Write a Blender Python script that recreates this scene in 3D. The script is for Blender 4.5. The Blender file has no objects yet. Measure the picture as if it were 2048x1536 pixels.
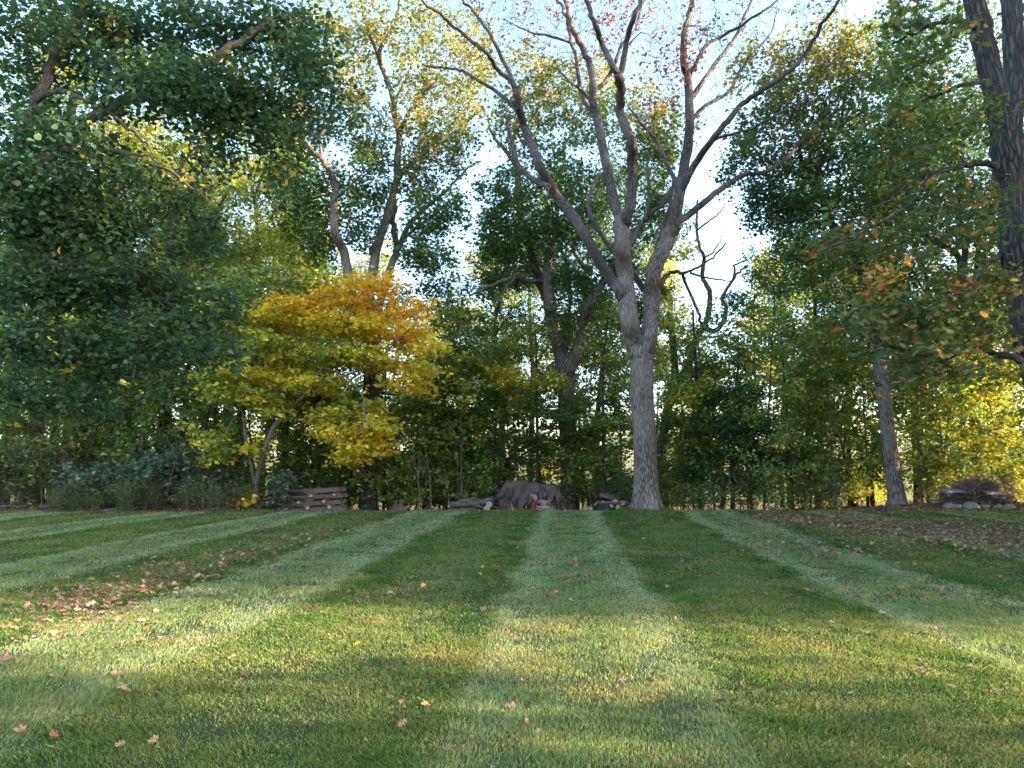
import bpy, math, numpy as np
from math import radians as R, sin, cos, tan, pi
rng = np.random.default_rng(7)
sc = bpy.context.scene
COL = sc.collection

# ---------------------------------------------------------------- camera
PITCH = R(6.2); FPX = 1500.0; CAM = np.array([0.0, 0.0, 1.5])
cd = bpy.data.cameras.new('camera'); cam = bpy.data.objects.new('camera', cd); COL.objects.link(cam)
cam.location = CAM; cam.rotation_euler = (pi/2 + PITCH, 0, 0)
cd.sensor_width = 36.0; cd.lens = 36.0*FPX/2048.0; cd.clip_start = 0.05; cd.clip_end = 3000
sc.camera = cam
# ---------------------------------------------------------------- sky, sun, exposure
SUN_EL = R(15); SUN_ROT = R(97)
w = bpy.data.worlds.new('World'); sc.world = w; w.use_nodes = True
nt = w.node_tree; nt.nodes.clear()
sky = nt.nodes.new('ShaderNodeTexSky'); sky.sky_type = 'NISHITA'; sky.sun_disc = False
sky.sun_elevation = SUN_EL; sky.sun_rotation = SUN_ROT; sky.air_density = 1.0; sky.dust_density = 1.8; sky.ozone_density = 1.7
bg = nt.nodes.new('ShaderNodeBackground'); bg.inputs[1].default_value = 0.15
wo = nt.nodes.new('ShaderNodeOutputWorld')
nt.links.new(sky.outputs[0], bg.inputs[0]); nt.links.new(bg.outputs[0], wo.inputs[0])
sd = bpy.data.lights.new('sun', 'SUN'); sd.energy = 4.5; sd.angle = R(0.5); sd.color = (1.0, 0.80, 0.56)
sun = bpy.data.objects.new('sun', sd); COL.objects.link(sun)
from mathutils import Vector
sdir = Vector((sin(SUN_ROT)*cos(SUN_EL), cos(SUN_ROT)*cos(SUN_EL), sin(SUN_EL)))
sun.rotation_euler = sdir.to_track_quat('Z', 'Y').to_euler(); sun.location = (30, -20, 30)
sc.view_settings.view_transform = 'Standard'; sc.view_settings.look = 'None'
sc.view_settings.exposure = 2.68; sc.view_settings.gamma = 1.0
sc.render.engine = 'CYCLES'
cy = sc.cycles
cy.max_bounces = 6; cy.diffuse_bounces = 3; cy.glossy_bounces = 1; cy.transmission_bounces = 4; cy.transparent_max_bounces = 4
cy.use_denoising = True; cy.denoising_input_passes = 'RGB_ALBEDO_NORMAL'; cy.sample_clamp_indirect = 4.0
cy.caustics_reflective = False; cy.caustics_refractive = False

# ---------------------------------------------------------------- helpers
def W(px, py, d):
    """the point seen at photo pixel (px, py) whose distance along +Y is d"""
    xc = (px-1024)/FPX; yc = (768-py)/FPX
    v = np.array([xc, cos(PITCH)-yc*sin(PITCH), sin(PITCH)+yc*cos(PITCH)])
    return CAM + v*(d/v[1])
def M(px, d): return px*d/FPX
def sstep(a, b, x):
    t = np.clip((x-a)/(b-a), 0, 1); return t*t*(3-2*t)
OAKX, OAKY = W(1294, 1018, 21)[0], 21.0
def gz(x, y):
    x = np.asarray(x, float); y = np.asarray(y, float)
    z = 0.13*sstep(8, 22, y) - 0.05*sstep(2, 16, np.abs(x-2))*sstep(12, 22, y)
    z = z - 0.62*sstep(22.6, 29, y) - 1.3*sstep(29, 60, y) - 1.2*sstep(60, 110, y)
    z = z + 0.16*np.exp(-((x-OAKX)**2+(y-OAKY)**2)/1.6)
    z = z + 0.015*np.sin(x*0.9+y*0.35)*np.sin(y*0.6+1.3)
    # the leaf-strewn strip under the wood on the left and right stays level with the lawn
    z = z + 0.45*sstep(7, 12, np.abs(x-2))*sstep(23, 26, y)*(1-sstep(29, 40, y))
    return z
def GZ(x, y): return float(gz(x, y))
def tag(o, label=None, cat=None, group=None, kind=None):
    if label: o['label'] = label
    if cat: o['category'] = cat
    if group: o['group'] = group
    if kind: o['kind'] = kind
    return o
def empty(name, loc, rz=0):
    o = bpy.data.objects.new(name, None); COL.objects.link(o)
    o.location = loc; o.rotation_euler = (0, 0, rz); o.empty_display_size = 0.2
    return o

class Acc:
    """collects polygons and makes one mesh of them"""
    def __init__(s): s.v = []; s.n = 0; s.f = []; s.uv = []; s.c = []
    def add(s, v, polys, uv=None, col=None):
        """v (n,3); polys: (m,k) index array; uv (m*k,2); col (n,3)"""
        v = np.asarray(v, float); polys = np.asarray(polys, int)
        s.v.append(v); s.f.append(polys+s.n); s.n += len(v)
        s.uv.append(np.zeros((polys.size, 2)) if uv is None else np.asarray(uv, float).reshape(-1, 2))
        s.c.append(np.ones((len(v), 3))*0.5 if col is None else np.broadcast_to(np.asarray(col, float), (len(v), 3)))
    def build(s, name, mat, parent=None, smooth=True, origin=None):
        me = bpy.data.meshes.new(name)
        if s.n:
            v = np.concatenate(s.v)
            if origin is not None: v = v-np.asarray(origin, float)
            lt = np.concatenate([np.full(len(f), f.shape[1]) for f in s.f])
            li = np.concatenate([f.ravel() for f in s.f])
            ls = np.concatenate([[0], np.cumsum(lt)[:-1]])
            me.vertices.add(len(v)); me.vertices.foreach_set('co', v.ravel())
            me.loops.add(len(li)); me.loops.foreach_set('vertex_index', li.astype(np.int32))
            me.polygons.add(len(lt)); me.polygons.foreach_set('loop_start', ls.astype(np.int32))
            try: me.polygons.foreach_set('loop_total', lt.astype(np.int32))
            except Exception: pass
            me.polygons.foreach_set('use_smooth', np.full(len(lt), smooth))
            ul = me.uv_layers.new(name='UVMap'); ul.data.foreach_set('uv', np.concatenate(s.uv).ravel())
            ca = me.color_attributes.new('Col', 'FLOAT_COLOR', 'POINT')
            c = np.concatenate(s.c); ca.data.foreach_set('color', np.c_[c, np.ones(len(c))].ravel())
            me.update(calc_edges=True); me.validate()
        if mat: me.materials.append(mat)
        o = bpy.data.objects.new(name, me); COL.objects.link(o)
        if parent is not None: o.parent = parent
        return o

def unit(v):
    return v/np.maximum(np.linalg.norm(v, axis=-1, keepdims=True), 1e-9)
def catmull(P, per):
    P = np.asarray(P, float)
    if len(P) < 3:
        t = np.linspace(0, 1, per+1)[:, None]; return P[0]*(1-t)+P[-1]*t
    Q = np.vstack([2*P[0]-P[1], P, 2*P[-1]-P[-2]]); out = []
    for i in range(len(P)-1):
        a, b, c, d = Q[i:i+4]
        t = np.linspace(0, 1, per, endpoint=False)[:, None]
        out.append(0.5*((2*b)+(-a+c)*t+(2*a-5*b+4*c-d)*t**2+(-a+3*b-3*c+d)*t**3))
    out.append(P[-1:]); return np.vstack(out)
def tube(acc, P, rad, sides=8, flare=None, lump=0.0, cap=False, col=None, seed=0):
    P = np.asarray(P, float); n = len(P); rad = np.broadcast_to(np.asarray(rad, float), (n,))
    T = unit(np.gradient(P, axis=0))
    up = np.array([0.13, 0.97, 0.2]) if abs(T[0][2]) > 0.6 else np.array([0.1, 0.1, 1.0])
    N = np.zeros_like(P); b = unit(up-T[0]*np.dot(up, T[0])); N[0] = b
    for i in range(1, n):
        b = b-T[i]*np.dot(b, T[i]); b = b/max(np.linalg.norm(b), 1e-9); N[i] = b
    B = np.cross(T, N)
    th = np.linspace(0, 2*pi, sides, endpoint=False)
    rr = np.repeat(rad[:, None], sides, 1)
    L = np.concatenate([[0], np.cumsum(np.linalg.norm(np.diff(P, axis=0), axis=1))])
    if lump:
        ph = seed*1.7
        rr = rr*(1+lump*(np.sin(3*th[None]+L[:, None]*2.1+ph)*0.5+np.sin(5*th[None]-L[:, None]*3.3+ph*2)*0.3+np.sin(L[:, None]*5+2*th[None]+ph)*0.4))
    if flare is not None:
        amp, h = flare
        lob = 0.75+0.35*np.cos(5*th+0.7)+0.22*np.cos(3*th+2.0)+0.12*np.cos(8*th)
        rr = rr*(1+amp*np.exp(-L[:, None]/h)*np.clip(lob, 0.3, 2)[None])
    V = P[:, None]+rr[..., None]*(np.cos(th)[None, :, None]*N[:, None]+np.sin(th)[None, :, None]*B[:, None])
    V = V.reshape(-1, 3)
    i = np.arange(n-1)[:, None]*sides; j = np.arange(sides)[None]; j2 = (j+1) % sides
    F = np.stack([i+j, i+j2, i+sides+j2, i+sides+j], -1).reshape(-1, 4)
    cir = 2*pi*max(rad.mean(), 0.01)
    u0 = j/sides*cir; u1 = (j+1)/sides*cir; l0 = L[:-1, None]; l1 = L[1:, None]; z = np.zeros((n-1, sides))
    UV = np.stack([np.stack([u0+z, l0+z], -1), np.stack([u1+z, l0+z], -1), np.stack([u1+z, l1+z], -1), np.stack([u0+z, l1+z], -1)], 2).reshape(-1, 2)
    acc.add(V, F, UV, col)
    if cap:
        for k, base in ((0, 0), (1, (n-1)*sides)):
            c = P[0] if k == 0 else P[-1]
            vv = np.vstack([V[base:base+sides], c])
            a = np.arange(sides); F2 = np.stack([a, (a+1) % sides, np.full(sides, sides)], -1)
            if k == 0: F2 = F2[:, ::-1]
            acc.add(vv, F2, None, col)
def box(acc, c, size, rot=(0, 0, 0), col=None, jit=0.0, bev=0.012):
    """a slightly chamfered box"""
    from mathutils import Euler
    s = np.array(size)/2; Rm = np.array(Euler(rot).to_matrix())
    b = min(bev, s.min()*0.4); V = []; 
    for sx in (-1, 1):
        for sy in (-1, 1):
            for sz in (-1, 1):
                for ax in range(3):
                    p = s*np.array([sx, sy, sz]); q = np.array([sx, sy, sz])*b
                    q[ax] = 0; V.append(p-q)
    V = np.array(V)+(rng.normal(0, jit, (24, 3)) if jit else 0)
    key = lambda sx, sy, sz, ax: ((sx > 0)*4+(sy > 0)*2+(sz > 0))*3+ax
    F = []
    for ax in range(3):
        o = [k for k in range(3) if k != ax]
        for sg in (-1, 1):
            q = []
            for a, b2 in ((-1, -1), (1, -1), (1, 1), (-1, 1)):
                t = [0, 0, 0]; t[ax] = sg; t[o[0]] = a; t[o[1]] = b2; q.append(key(*t, ax))
            flip = (sg > 0) ^ (ax == 1)
            F.append(q if flip else q[::-1])
    for e in range(3):
        o = [k for k in range(3) if k != e]
        for a in (-1, 1):
            for b2 in (-1, 1):
                t0 = [0, 0, 0]; t0[o[0]] = a; t0[o[1]] = b2
                t1 = list(t0); t0[e] = -1; t1[e] = 1
                F.append([key(*t0, o[0]), key(*t1, o[0]), key(*t1, o[1]), key(*t0, o[1])])
    tri = []
    for sx in (-1, 1):
        for sy in (-1, 1):
            for sz in (-1, 1): tri.append([key(sx, sy, sz, 0), key(sx, sy, sz, 1), key(sx, sy, sz, 2)])
    V = V@Rm.T+np.array(c)
    F = np.array(F); L = np.array(size).argmax()
    loc = (V-np.array(c))@Rm
    uv = np.stack([loc[F.ravel()][:, (L+1) % 3]+loc[F.ravel()][:, (L+2) % 3], loc[F.ravel()][:, L]], -1)
    acc.add(V, F, uv, col); acc.f.append(np.array(tri)+acc.n-24); acc.uv.append(np.zeros((24, 2)))

# ---------------------------------------------------------------- leaves
def shape(name):
    if name == 'rhomb': return np.array([[0, 0], [.34, .42], [0, 1], [-.34, .42]])
    if name == 'round': return np.array([[0, 0], [.3, .08], [.46, .38], [.3, .74], [0, 1.02], [-.3, .74], [-.46, .38], [-.3, .08]])
    if name == 'maple':
        h = [[.0, .0], [.34, -.02], [.26, .2], [.56, .42], [.26, .5], [.24, .78], [0, 1.05]]
        return np.array(h+[[-x, y] for x, y in h[-2:0:-1]])
    if name == 'oak':
        h = [[.0, .0], [.1, .14], [.28, .2], [.14, .36], [.38, .5], [.17, .6], [.34, .8], [.1, .84], [0, 1.05]]
        return np.array(h+[[-x, y] for x, y in h[-2:0:-1]])
    if name == 'small': return np.array([[0, 0], [.42, .45], [0, 1], [-.42, .45]])
def put_leaves(acc, C, size, cols, kind='rhomb', tilt=0.55, droop=0.25, curl=0.15):
    n = len(C)
    if n == 0: return
    T = shape(kind); k = len(T)
    a = rng.uniform(0, 2*pi, n)
    d = np.stack([np.cos(a), np.sin(a), rng.normal(-droop, 0.35, n)], -1); d = unit(d)
    nr = unit(np.stack([rng.normal(0, tilt, n), rng.normal(0, tilt, n), np.ones(n)], -1))
    r = unit(np.cross(d, nr)); nn = np.cross(r, d)
    s = size*rng.uniform(0.5, 1.45, n)
    X = T[:, 0]; Y = T[:, 1]
    Z = curl*(-(Y-0.4)**2*1.2+np.abs(X)*1.3)
    V = C[:, None]+s[:, None, None]*(X[None, :, None]*r[:, None]+Y[None, :, None]*d[:, None]+Z[None, :, None]*nn[:, None])
    F = np.arange(n*k).reshape(n, k)
    acc.add(V.reshape(-1, 3), F, None, np.repeat(cols, k, 0))
PAL = {
 'g':   [((.070, .135, .045), 6), ((.100, .170, .048), 4), ((.18, .22, .045), 1)],
 'gd':  [((.045, .100, .042), 6), ((.075, .140, .045), 3)],
 'gb':  [((.065, .140, .080), 6), ((.095, .180, .100), 3), ((.08, .15, .05), 3), ((.2, .24, .05), .4)],
 'gy':  [((.12, .20, .06), 5), ((.21, .27, .06), 5), ((.36, .37, .06), 2), ((.55, .41, .06), .6)],
 'yg':  [((.22, .29, .05), 4), ((.44, .45, .06), 5), ((.68, .54, .055), 2.4)],
 'y':   [((.76, .60, .06), 6), ((.80, .54, .05), 3), ((.48, .50, .06), 4)],
 'yo':  [((.80, .52, .05), 6), ((.80, .43, .045), 2.5), ((.55, .48, .06), 3)],
 'or':  [((.55, .25, .05), 4), ((.42, .15, .05), 2), ((.45, .34, .06), 3), ((.2, .2, .06), 4)],
 'red': [((.28, .08, .06), 5), ((.36, .14, .08), 3), ((.18, .07, .06), 3)],
 'oakg': [((.075, .125, .048), 6), ((.12, .16, .055), 4), ((.26, .20, .055), 1.0), ((.46, .22, .05), .35)],
 'oaka': [((.075, .12, .048), 8), ((.12, .155, .05), 4), ((.40, .22, .055), 1.0), ((.30, .11, .05), .6), ((.48, .32, .07), .6)],
 'oakl': [((.15, .19, .055), 6), ((.29, .28, .06), 4), ((.44, .29, .08), 1.6)],
 'us':  [((.18, .29, .095), 6), ((.26, .36, .10), 4), ((.42, .44, .10), 1.6)],
 'pale': [((.15, .20, .14), 5), ((.10, .15, .09), 5), ((.26, .30, .21), 1.6)],
 'brush': [((.13, .16, .055), 4), ((.20, .18, .065), 3), ((.08, .12, .045), 4)],
 'lin': [((.042, .095, .052), 7), ((.070, .140, .075), 4), ((.07, .12, .04), 3), ((.50, .36, .04), .10)],
}
def palette(name, n, cl=None):
    P = PAL[name]; wts = np.array([p[1] for p in P], float); wts /= wts.sum()
    C = np.array([p[0] for p in P])
    i = rng.choice(len(P), n, p=wts)
    if cl is not None:          # a cluster tends to share a tone
        ci = rng.choice(len(P), int(cl.max())+1, p=wts)
        m = rng.random(n) < 0.6; i = np.where(m, ci[cl], i)
    c = C[i]*rng.uniform(0.8, 1.45, (n, 1))
    return c

def grow(nodes, nrad, centres, acc, sides=4, wig=0.12, rmin=0.006, k_len=0.0065):
    """join every leaf cluster to the nearest wood, so that twigs branch as they reach out"""
    N = list(nodes); Rr = list(nrad)
    A = np.zeros((len(N)+len(centres)*4+4, 3)); A[:len(N)] = N; RA = np.zeros(len(A)); RA[:len(Rr)] = Rr; n = len(N)
    d0 = np.array([np.min(np.linalg.norm(A[:n]-c, axis=1)) for c in centres])
    for ci in np.argsort(d0):
        c = centres[ci]
        d = np.linalg.norm(A[:n]-c, axis=1)
        pen = d+0.6*np.maximum(A[:n, 2]-c[2], 0)
        j = int(np.argmin(pen)); p = A[j]; Ld = d[j]
        if Ld < 0.08: continue
        r0 = min(RA[j]*0.75, rmin+k_len*Ld+0.002); r1 = rmin*0.6
        side = rng.normal(0, wig, 3)*Ld
        m1 = p*0.66+c*0.34+side*0.8+np.array([0, 0, 0.10*Ld]); m2 = p*0.33+c*0.67+side*0.5+np.array([0, 0, 0.08*Ld])
        Pp = catmull([p, m1, m2, c], 2)
        rad = np.linspace(max(r0, rmin), r1, len(Pp))
        tube(acc, Pp, rad, sides)
        for q, rq in ((Pp[2], rad[2]), (Pp[4], rad[4]), (Pp[6], rad[6])):
            A[n] = q; RA[n] = rq; n += 1
def clusters(cent, rx, ry, rz, n):
    v = unit(rng.normal(size=(n, 3)))*(rng.random((n, 1))**0.42)
    return np.asarray(cent)+v*np.array([rx, ry, rz])
def spray(acc, C, per, size, pal, kind, sx, sz, tilt=0.55, axis=None):
    """leaves round every cluster centre"""
    n = len(C); k = rng.poisson(per, n); cl = np.repeat(np.arange(n), k)
    a = rng.uniform(0, 2*pi, n); el = rng.uniform(0.6, 1.5, n)
    o = rng.normal(size=(len(cl), 3))
    e1 = np.stack([np.cos(a), np.sin(a), -0.25*np.ones(n)], -1); e2 = np.stack([-np.sin(a), np.cos(a), np.zeros(n)], -1)
    P = C[cl]+sx*(o[:, :1]*e1[cl]*el[cl, None]+o[:, 1:2]*e2[cl]*0.7)+np.array([0, 0, 1])*o[:, 2:]*sz
    if len(cl): put_leaves(acc, P, size, palette(pal, len(cl), cl), kind, tilt)

# ---------------------------------------------------------------- materials
def new_mat(name):
    m = bpy.data.materials.new(name); m.use_nodes = True; t = m.node_tree; t.nodes.clear()
    return m, t, t.nodes.new, t.links.new
def nd(t, typ, **kw):
    n = t.nodes.new(typ)
    for k, v in kw.items():
        if k in n.inputs.keys() if isinstance(k, str) else False: n.inputs[k].default_value = v
        else: setattr(n, k, v)
    return n
def mathn(t, op, a, b=None, c=None):
    n = t.nodes.new('ShaderNodeMath'); n.operation = op
    for i, x in enumerate((a, b, c)):
        if x is None: continue
        if hasattr(x, 'links') or hasattr(x, 'is_linked'): t.links.new(x, n.inputs[i])
        else: n.inputs[i].default_value = x
    return n.outputs[0]
def mixc(t, fac, a, b, mode='MIX'):
    n = t.nodes.new('ShaderNodeMix'); n.data_type = 'RGBA'; n.blend_type = mode
    for s, x in ((n.inputs[0], fac), (n.inputs[6], a), (n.inputs[7], b)):
        if hasattr(x, 'is_linked'): t.links.new(x, s)
        elif isinstance(x, tuple): s.default_value = (*x, 1)
        else: s.default_value = x
    return n.outputs[2]
def ramp(t, fac, stops):
    n = t.nodes.new('ShaderNodeValToRGB'); t.links.new(fac, n.inputs[0]); e = n.color_ramp.elements
    while len(e) < len(stops): e.new(0.5)
    for i, (p, c) in enumerate(stops):
        e[i].position = p; e[i].color = (*c, 1) if isinstance(c, tuple) else (c, c, c, 1)
    return n.outputs[0]
def noise(t, vec, scale, detail=3, rough=0.55):
    n = t.nodes.new('ShaderNodeTexNoise'); n.inputs['Scale'].default_value = scale
    n.inputs['Detail'].default_value = detail; n.inputs['Roughness'].default_value = rough
    if vec is not None: t.links.new(vec, n.inputs['Vector'])
    return n.outputs[0]
def leaf_material(name, trans=0.38, rough=0.5, spec=0.35):
    m, t, N, L = new_mat(name)
    at = N('ShaderNodeAttribute'); at.attribute_name = 'Col'
    geo = N('ShaderNodeNewGeometry')
    c2 = mixc(t, mathn(t, 'MULTIPLY', geo.outputs['Backfacing'], 0.35), at.outputs['Color'], mixc(t, 0.5, at.outputs['Color'], (.16, .2, .13)))
    pb = N('ShaderNodeBsdfPrincipled'); L(c2, pb.inputs['Base Color'])
    pb.inputs['Roughness'].default_value = rough; pb.inputs['Specular IOR Level'].default_value = spec
    tr = N('ShaderNodeBsdfTranslucent')
    L(mixc(t, 1.0, at.outputs['Color'], (1.25, 1.2, .7), 'MULTIPLY'), tr.inputs[0])
    mx = N('ShaderNodeMixShader'); mx.inputs[0].default_value = trans
    L(pb.outputs[0], mx.inputs[1]); L(tr.outputs[0], mx.inputs[2])
    o = N('ShaderNodeOutputMaterial'); L(mx.outputs[0], o.inputs[0]); return m
def bark_material(name, dark, light, scale=1.0, bump=0.6, patch=None):
    m, t, N, L = new_mat(name)
    uv = N('ShaderNodeUVMap'); uv.uv_map = 'UVMap'
    mp = N('ShaderNodeMapping'); mp.inputs['Scale'].default_value = (24*scale, 4.0*scale, 1); L(uv.outputs[0], mp.inputs[0])
    geo = N('ShaderNodeTexCoord')
    wob = noise(t, geo.outputs['Object'], 3.0, 3)
    add = N('ShaderNodeVectorMath'); add.operation = 'MULTIPLY_ADD'
    L(mp.outputs[0], add.inputs[0]); add.inputs[1].default_value = (1, 1, 1)
    cb = N('ShaderNodeCombineXYZ'); L(mathn(t, 'MULTIPLY', wob, 1.1), cb.inputs[0]); L(cb.outputs[0], add.inputs[2])
    vo = N('ShaderNodeTexVoronoi'); vo.feature = 'DISTANCE_TO_EDGE'; vo.inputs['Scale'].default_value = 1.0; L(add.outputs[0], vo.inputs['Vector'])
    n1 = noise(t, add.outputs[0], 1.6, 5, 0.65)
    h = mathn(t, 'ADD', mathn(t, 'MULTIPLY', mathn(t, 'MINIMUM', vo.outputs['Distance'], 0.28), 2.4), mathn(t, 'MULTIPLY', n1, 0.7))
    c = ramp(t, h, [(0.28, tuple(x*0.35 for x in dark)), (0.55, dark), (1.0, light)])
    big = noise(t, geo.outputs['Object'], 0.9, 4)
    c = mixc(t, mathn(t, 'MULTIPLY', ramp(t, big, [(0.42, 0.0), (0.68, 1.0)]), 0.45), c, patch or tuple(x*1.25 for x in light))
    pb = N('ShaderNodeBsdfPrincipled'); L(c, pb.inputs['Base Color']); pb.inputs['Roughness'].default_value = 0.92
    pb.inputs['Specular IOR Level'].default_value = 0.15
    bp = N('ShaderNodeBump'); bp.inputs['Strength'].default_value = bump; bp.inputs['Distance'].default_value = 0.03
    L(h, bp.inputs['Height']); L(bp.outputs[0], pb.inputs['Normal'])
    o = N('ShaderNodeOutputMaterial'); L(pb.outputs[0], o.inputs[0]); return m
def plain_material(name, col, rough=0.85, var=0.35, sc_=6.0, bump=0.3, attr=False, grain=False):
    m, t, N, L = new_mat(name)
    tc = N('ShaderNodeTexCoord'); vec = tc.outputs['Object']
    if grain:
        uv = N('ShaderNodeUVMap'); uv.uv_map = 'UVMap'; mp = N('ShaderNodeMapping'); mp.inputs['Scale'].default_value = (14, 1.3, 1)
        L(uv.outputs[0], mp.inputs[0]); vec = mp.outputs[0]
    n1 = noise(t, vec, sc_, 5, 0.65); n2 = noise(t, tc.outputs['Object'], sc_*0.3, 3)
    base = col
    if attr:
        at = N('ShaderNodeAttribute'); at.attribute_name = 'Col'; base = at.outputs['Color']
    f = mathn(t, 'ADD', mathn(t, 'MULTIPLY', n1, 0.65), mathn(t, 'MULTIPLY', n2, 0.35))
    k = ramp(t, f, [(0.3, 1-var), (0.7, 1+var)])
    c = mixc(t, 1.0, base, k, 'MULTIPLY')
    pb = N('ShaderNodeBsdfPrincipled'); L(c, pb.inputs['Base Color']); pb.inputs['Roughness'].default_value = rough
    pb.inputs['Specular IOR Level'].default_value = 0.2
    bp = N('ShaderNodeBump'); bp.inputs['Strength'].default_value = bump; bp.inputs['Distance'].default_value = 0.02
    L(n1, bp.inputs['Height']); L(bp.outputs[0], pb.inputs['Normal'])
    o = N('ShaderNodeOutputMaterial'); L(pb.outputs[0], o.inputs[0]); return m
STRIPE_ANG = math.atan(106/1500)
def turf_color(t, blades):
    """colour of the mown lawn from its place on the ground: mower stripes, the sheen of leaning blades painted in as light and dark, worn and yellow patches"""
    N = t.nodes.new; L = t.links.new
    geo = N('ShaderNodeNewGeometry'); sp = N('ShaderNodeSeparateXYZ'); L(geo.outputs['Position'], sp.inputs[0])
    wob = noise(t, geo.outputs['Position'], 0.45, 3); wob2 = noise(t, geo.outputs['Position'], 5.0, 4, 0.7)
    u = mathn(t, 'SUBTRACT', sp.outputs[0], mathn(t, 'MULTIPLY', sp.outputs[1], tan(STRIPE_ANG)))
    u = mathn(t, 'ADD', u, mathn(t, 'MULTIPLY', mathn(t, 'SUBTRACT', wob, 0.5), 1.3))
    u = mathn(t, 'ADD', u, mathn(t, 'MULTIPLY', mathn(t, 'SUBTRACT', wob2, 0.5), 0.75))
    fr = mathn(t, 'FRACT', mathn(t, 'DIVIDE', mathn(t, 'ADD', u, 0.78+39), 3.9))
    DK = (.062, .142, .030); DM = (.120, .185, .062); LM = (.128, .200, .080); LL = (.210, .285, .155)  # stripe tones paint in how light catches blades leaning either way
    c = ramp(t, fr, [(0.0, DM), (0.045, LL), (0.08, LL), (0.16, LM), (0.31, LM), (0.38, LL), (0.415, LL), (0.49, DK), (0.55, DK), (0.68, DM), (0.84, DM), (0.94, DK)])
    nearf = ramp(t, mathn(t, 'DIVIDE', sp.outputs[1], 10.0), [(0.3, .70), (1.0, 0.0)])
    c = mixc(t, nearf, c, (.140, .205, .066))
    n1 = noise(t, geo.outputs['Position'], 1.1, 5, 0.65); n2 = noise(t, geo.outputs['Position'], 9.0, 4, 0.7)
    c = mixc(t, mathn(t, 'MULTIPLY', ramp(t, n1, [(0.45, 0.0), (0.62, 1.0)]), 0.7), c, (.195, .215, .085))
    c = mixc(t, mathn(t, 'MULTIPLY', ramp(t, n2, [(0.50, 0.0), (0.75, 1.0)]), 0.45), c, (.235, .24, .13))
    c = mixc(t, mathn(t, 'MULTIPLY', ramp(t, n2, [(0.25, 1.0), (0.42, 0.0)]), 0.5), c, (.05, .085, .025))
    return c, sp, geo
def ground_material():
    m, t, N, L = new_mat('ground_turf_and_litter')
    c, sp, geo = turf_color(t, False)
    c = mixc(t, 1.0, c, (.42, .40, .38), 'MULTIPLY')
    n3 = noise(t, geo.outputs['Position'], 26.0, 5, 0.75)
    c = mixc(t, 1.0, c, ramp(t, n3, [(0.3, 0.45), (0.7, 1.5)]), 'MULTIPLY')
    # forest floor beyond the edge of the lawn
    ns = noise(t, geo.outputs['Position'], 0.6, 4)
    edge = mathn(t, 'ADD', sp.outputs[1], mathn(t, 'MULTIPLY', mathn(t, 'SUBTRACT', ns, 0.5), 2.5))
    f = ramp(t, mathn(t, 'DIVIDE', mathn(t, 'SUBTRACT', edge, 22.6), 2.0), [(0.0, 0.0), (0.6, 1.0)])
    nl = noise(t, geo.outputs['Position'], 14.0, 5, 0.8)
    lit = ramp(t, nl, [(0.3, (.03, .02, .012)), (0.5, (.12, .07, .035)), (0.62, (.22, .14, .07)), (0.72, (.34, .24, .10))])
    c = mixc(t, f, c, lit)
    f2 = ramp(t, mathn(t, 'DIVIDE', mathn(t, 'SUBTRACT', sp.outputs[1], 62), 12.0), [(0.0, 0.0), (1.0, 1.0)])
    c = mixc(t, f2, c, (.15, .15, .05))
    pb = N('ShaderNodeBsdfPrincipled'); L(c, pb.inputs['Base Color']); pb.inputs['Roughness'].default_value = 0.95
    pb.inputs['Specular IOR Level'].default_value = 0.1
    bp = N('ShaderNodeBump'); bp.inputs['Strength'].default_value = 0.8; bp.inputs['Distance'].default_value = 0.03
    L(n3, bp.inputs['Height']); L(bp.outputs[0], pb.inputs['Normal'])
    o = N('ShaderNodeOutputMaterial'); L(pb.outputs[0], o.inputs[0]); return m
def grass_material():
    m, t, N, L = new_mat('grass_blades')
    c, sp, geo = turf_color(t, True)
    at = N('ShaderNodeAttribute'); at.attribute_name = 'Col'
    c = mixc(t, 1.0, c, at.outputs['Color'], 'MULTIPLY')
    pb = N('ShaderNodeBsdfPrincipled'); L(c, pb.inputs['Base Color']); pb.inputs['Roughness'].default_value = 0.55
    pb.inputs['Specular IOR Level'].default_value = 0.3
    tr = N('ShaderNodeBsdfTranslucent'); L(mixc(t, 1.0, c, (1.3, 1.25, .6), 'MULTIPLY'), tr.inputs[0])
    mx = N('ShaderNodeMixShader'); mx.inputs[0].default_value = 0.35
    L(pb.outputs[0], mx.inputs[1]); L(tr.outputs[0], mx.inputs[2])
    o = N('ShaderNodeOutputMaterial'); L(mx.outputs[0], o.inputs[0]); return m
LEAF = leaf_material('leaf', 0.42)
LITTER = leaf_material('dry_leaf', 0.15, 0.8, 0.15)
BARK_OAK = bark_material('oak_bark', (.13, .10, .085), (.31, .25, .215), 1.0, 0.7)
BARK_LIMB = bark_material('dark_limb_bark', (.07, .057, .053), (.175, .145, .135), 1.3, 0.6)
BARK_DK = bark_material('dark_furrowed_bark', (.04, .033, .033), (.115, .096, .09), 0.8, 0.9)
BARK_MID = bark_material('grey_brown_bark', (.11, .088, .072), (.26, .215, .185), 1.1, 0.6)
BARK_SM = bark_material('smooth_young_bark', (.13, .10, .085), (.26, .21, .18), 2.0, 0.3)
BARK_LIN = bark_material('brown_linden_bark', (.075, .058, .05), (.17, .135, .12), 1.6, 0.4)
BARK_PALE = bark_material('weathered_dead_wood', (.16, .135, .12), (.33, .29, .26), 1.2, 0.4)
TIE = plain_material('weathered_timber', (.16, .115, .095), 0.9, 0.5, 3.0, 0.6, grain=True)
SPLIT = plain_material('split_wood', (.48, .34, .24), 0.9, 0.4, 8.0, 0.4)
WOODA = plain_material('firewood', (.2, .14, .1), 0.9, 0.4, 6.0, 0.5, attr=True)
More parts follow.
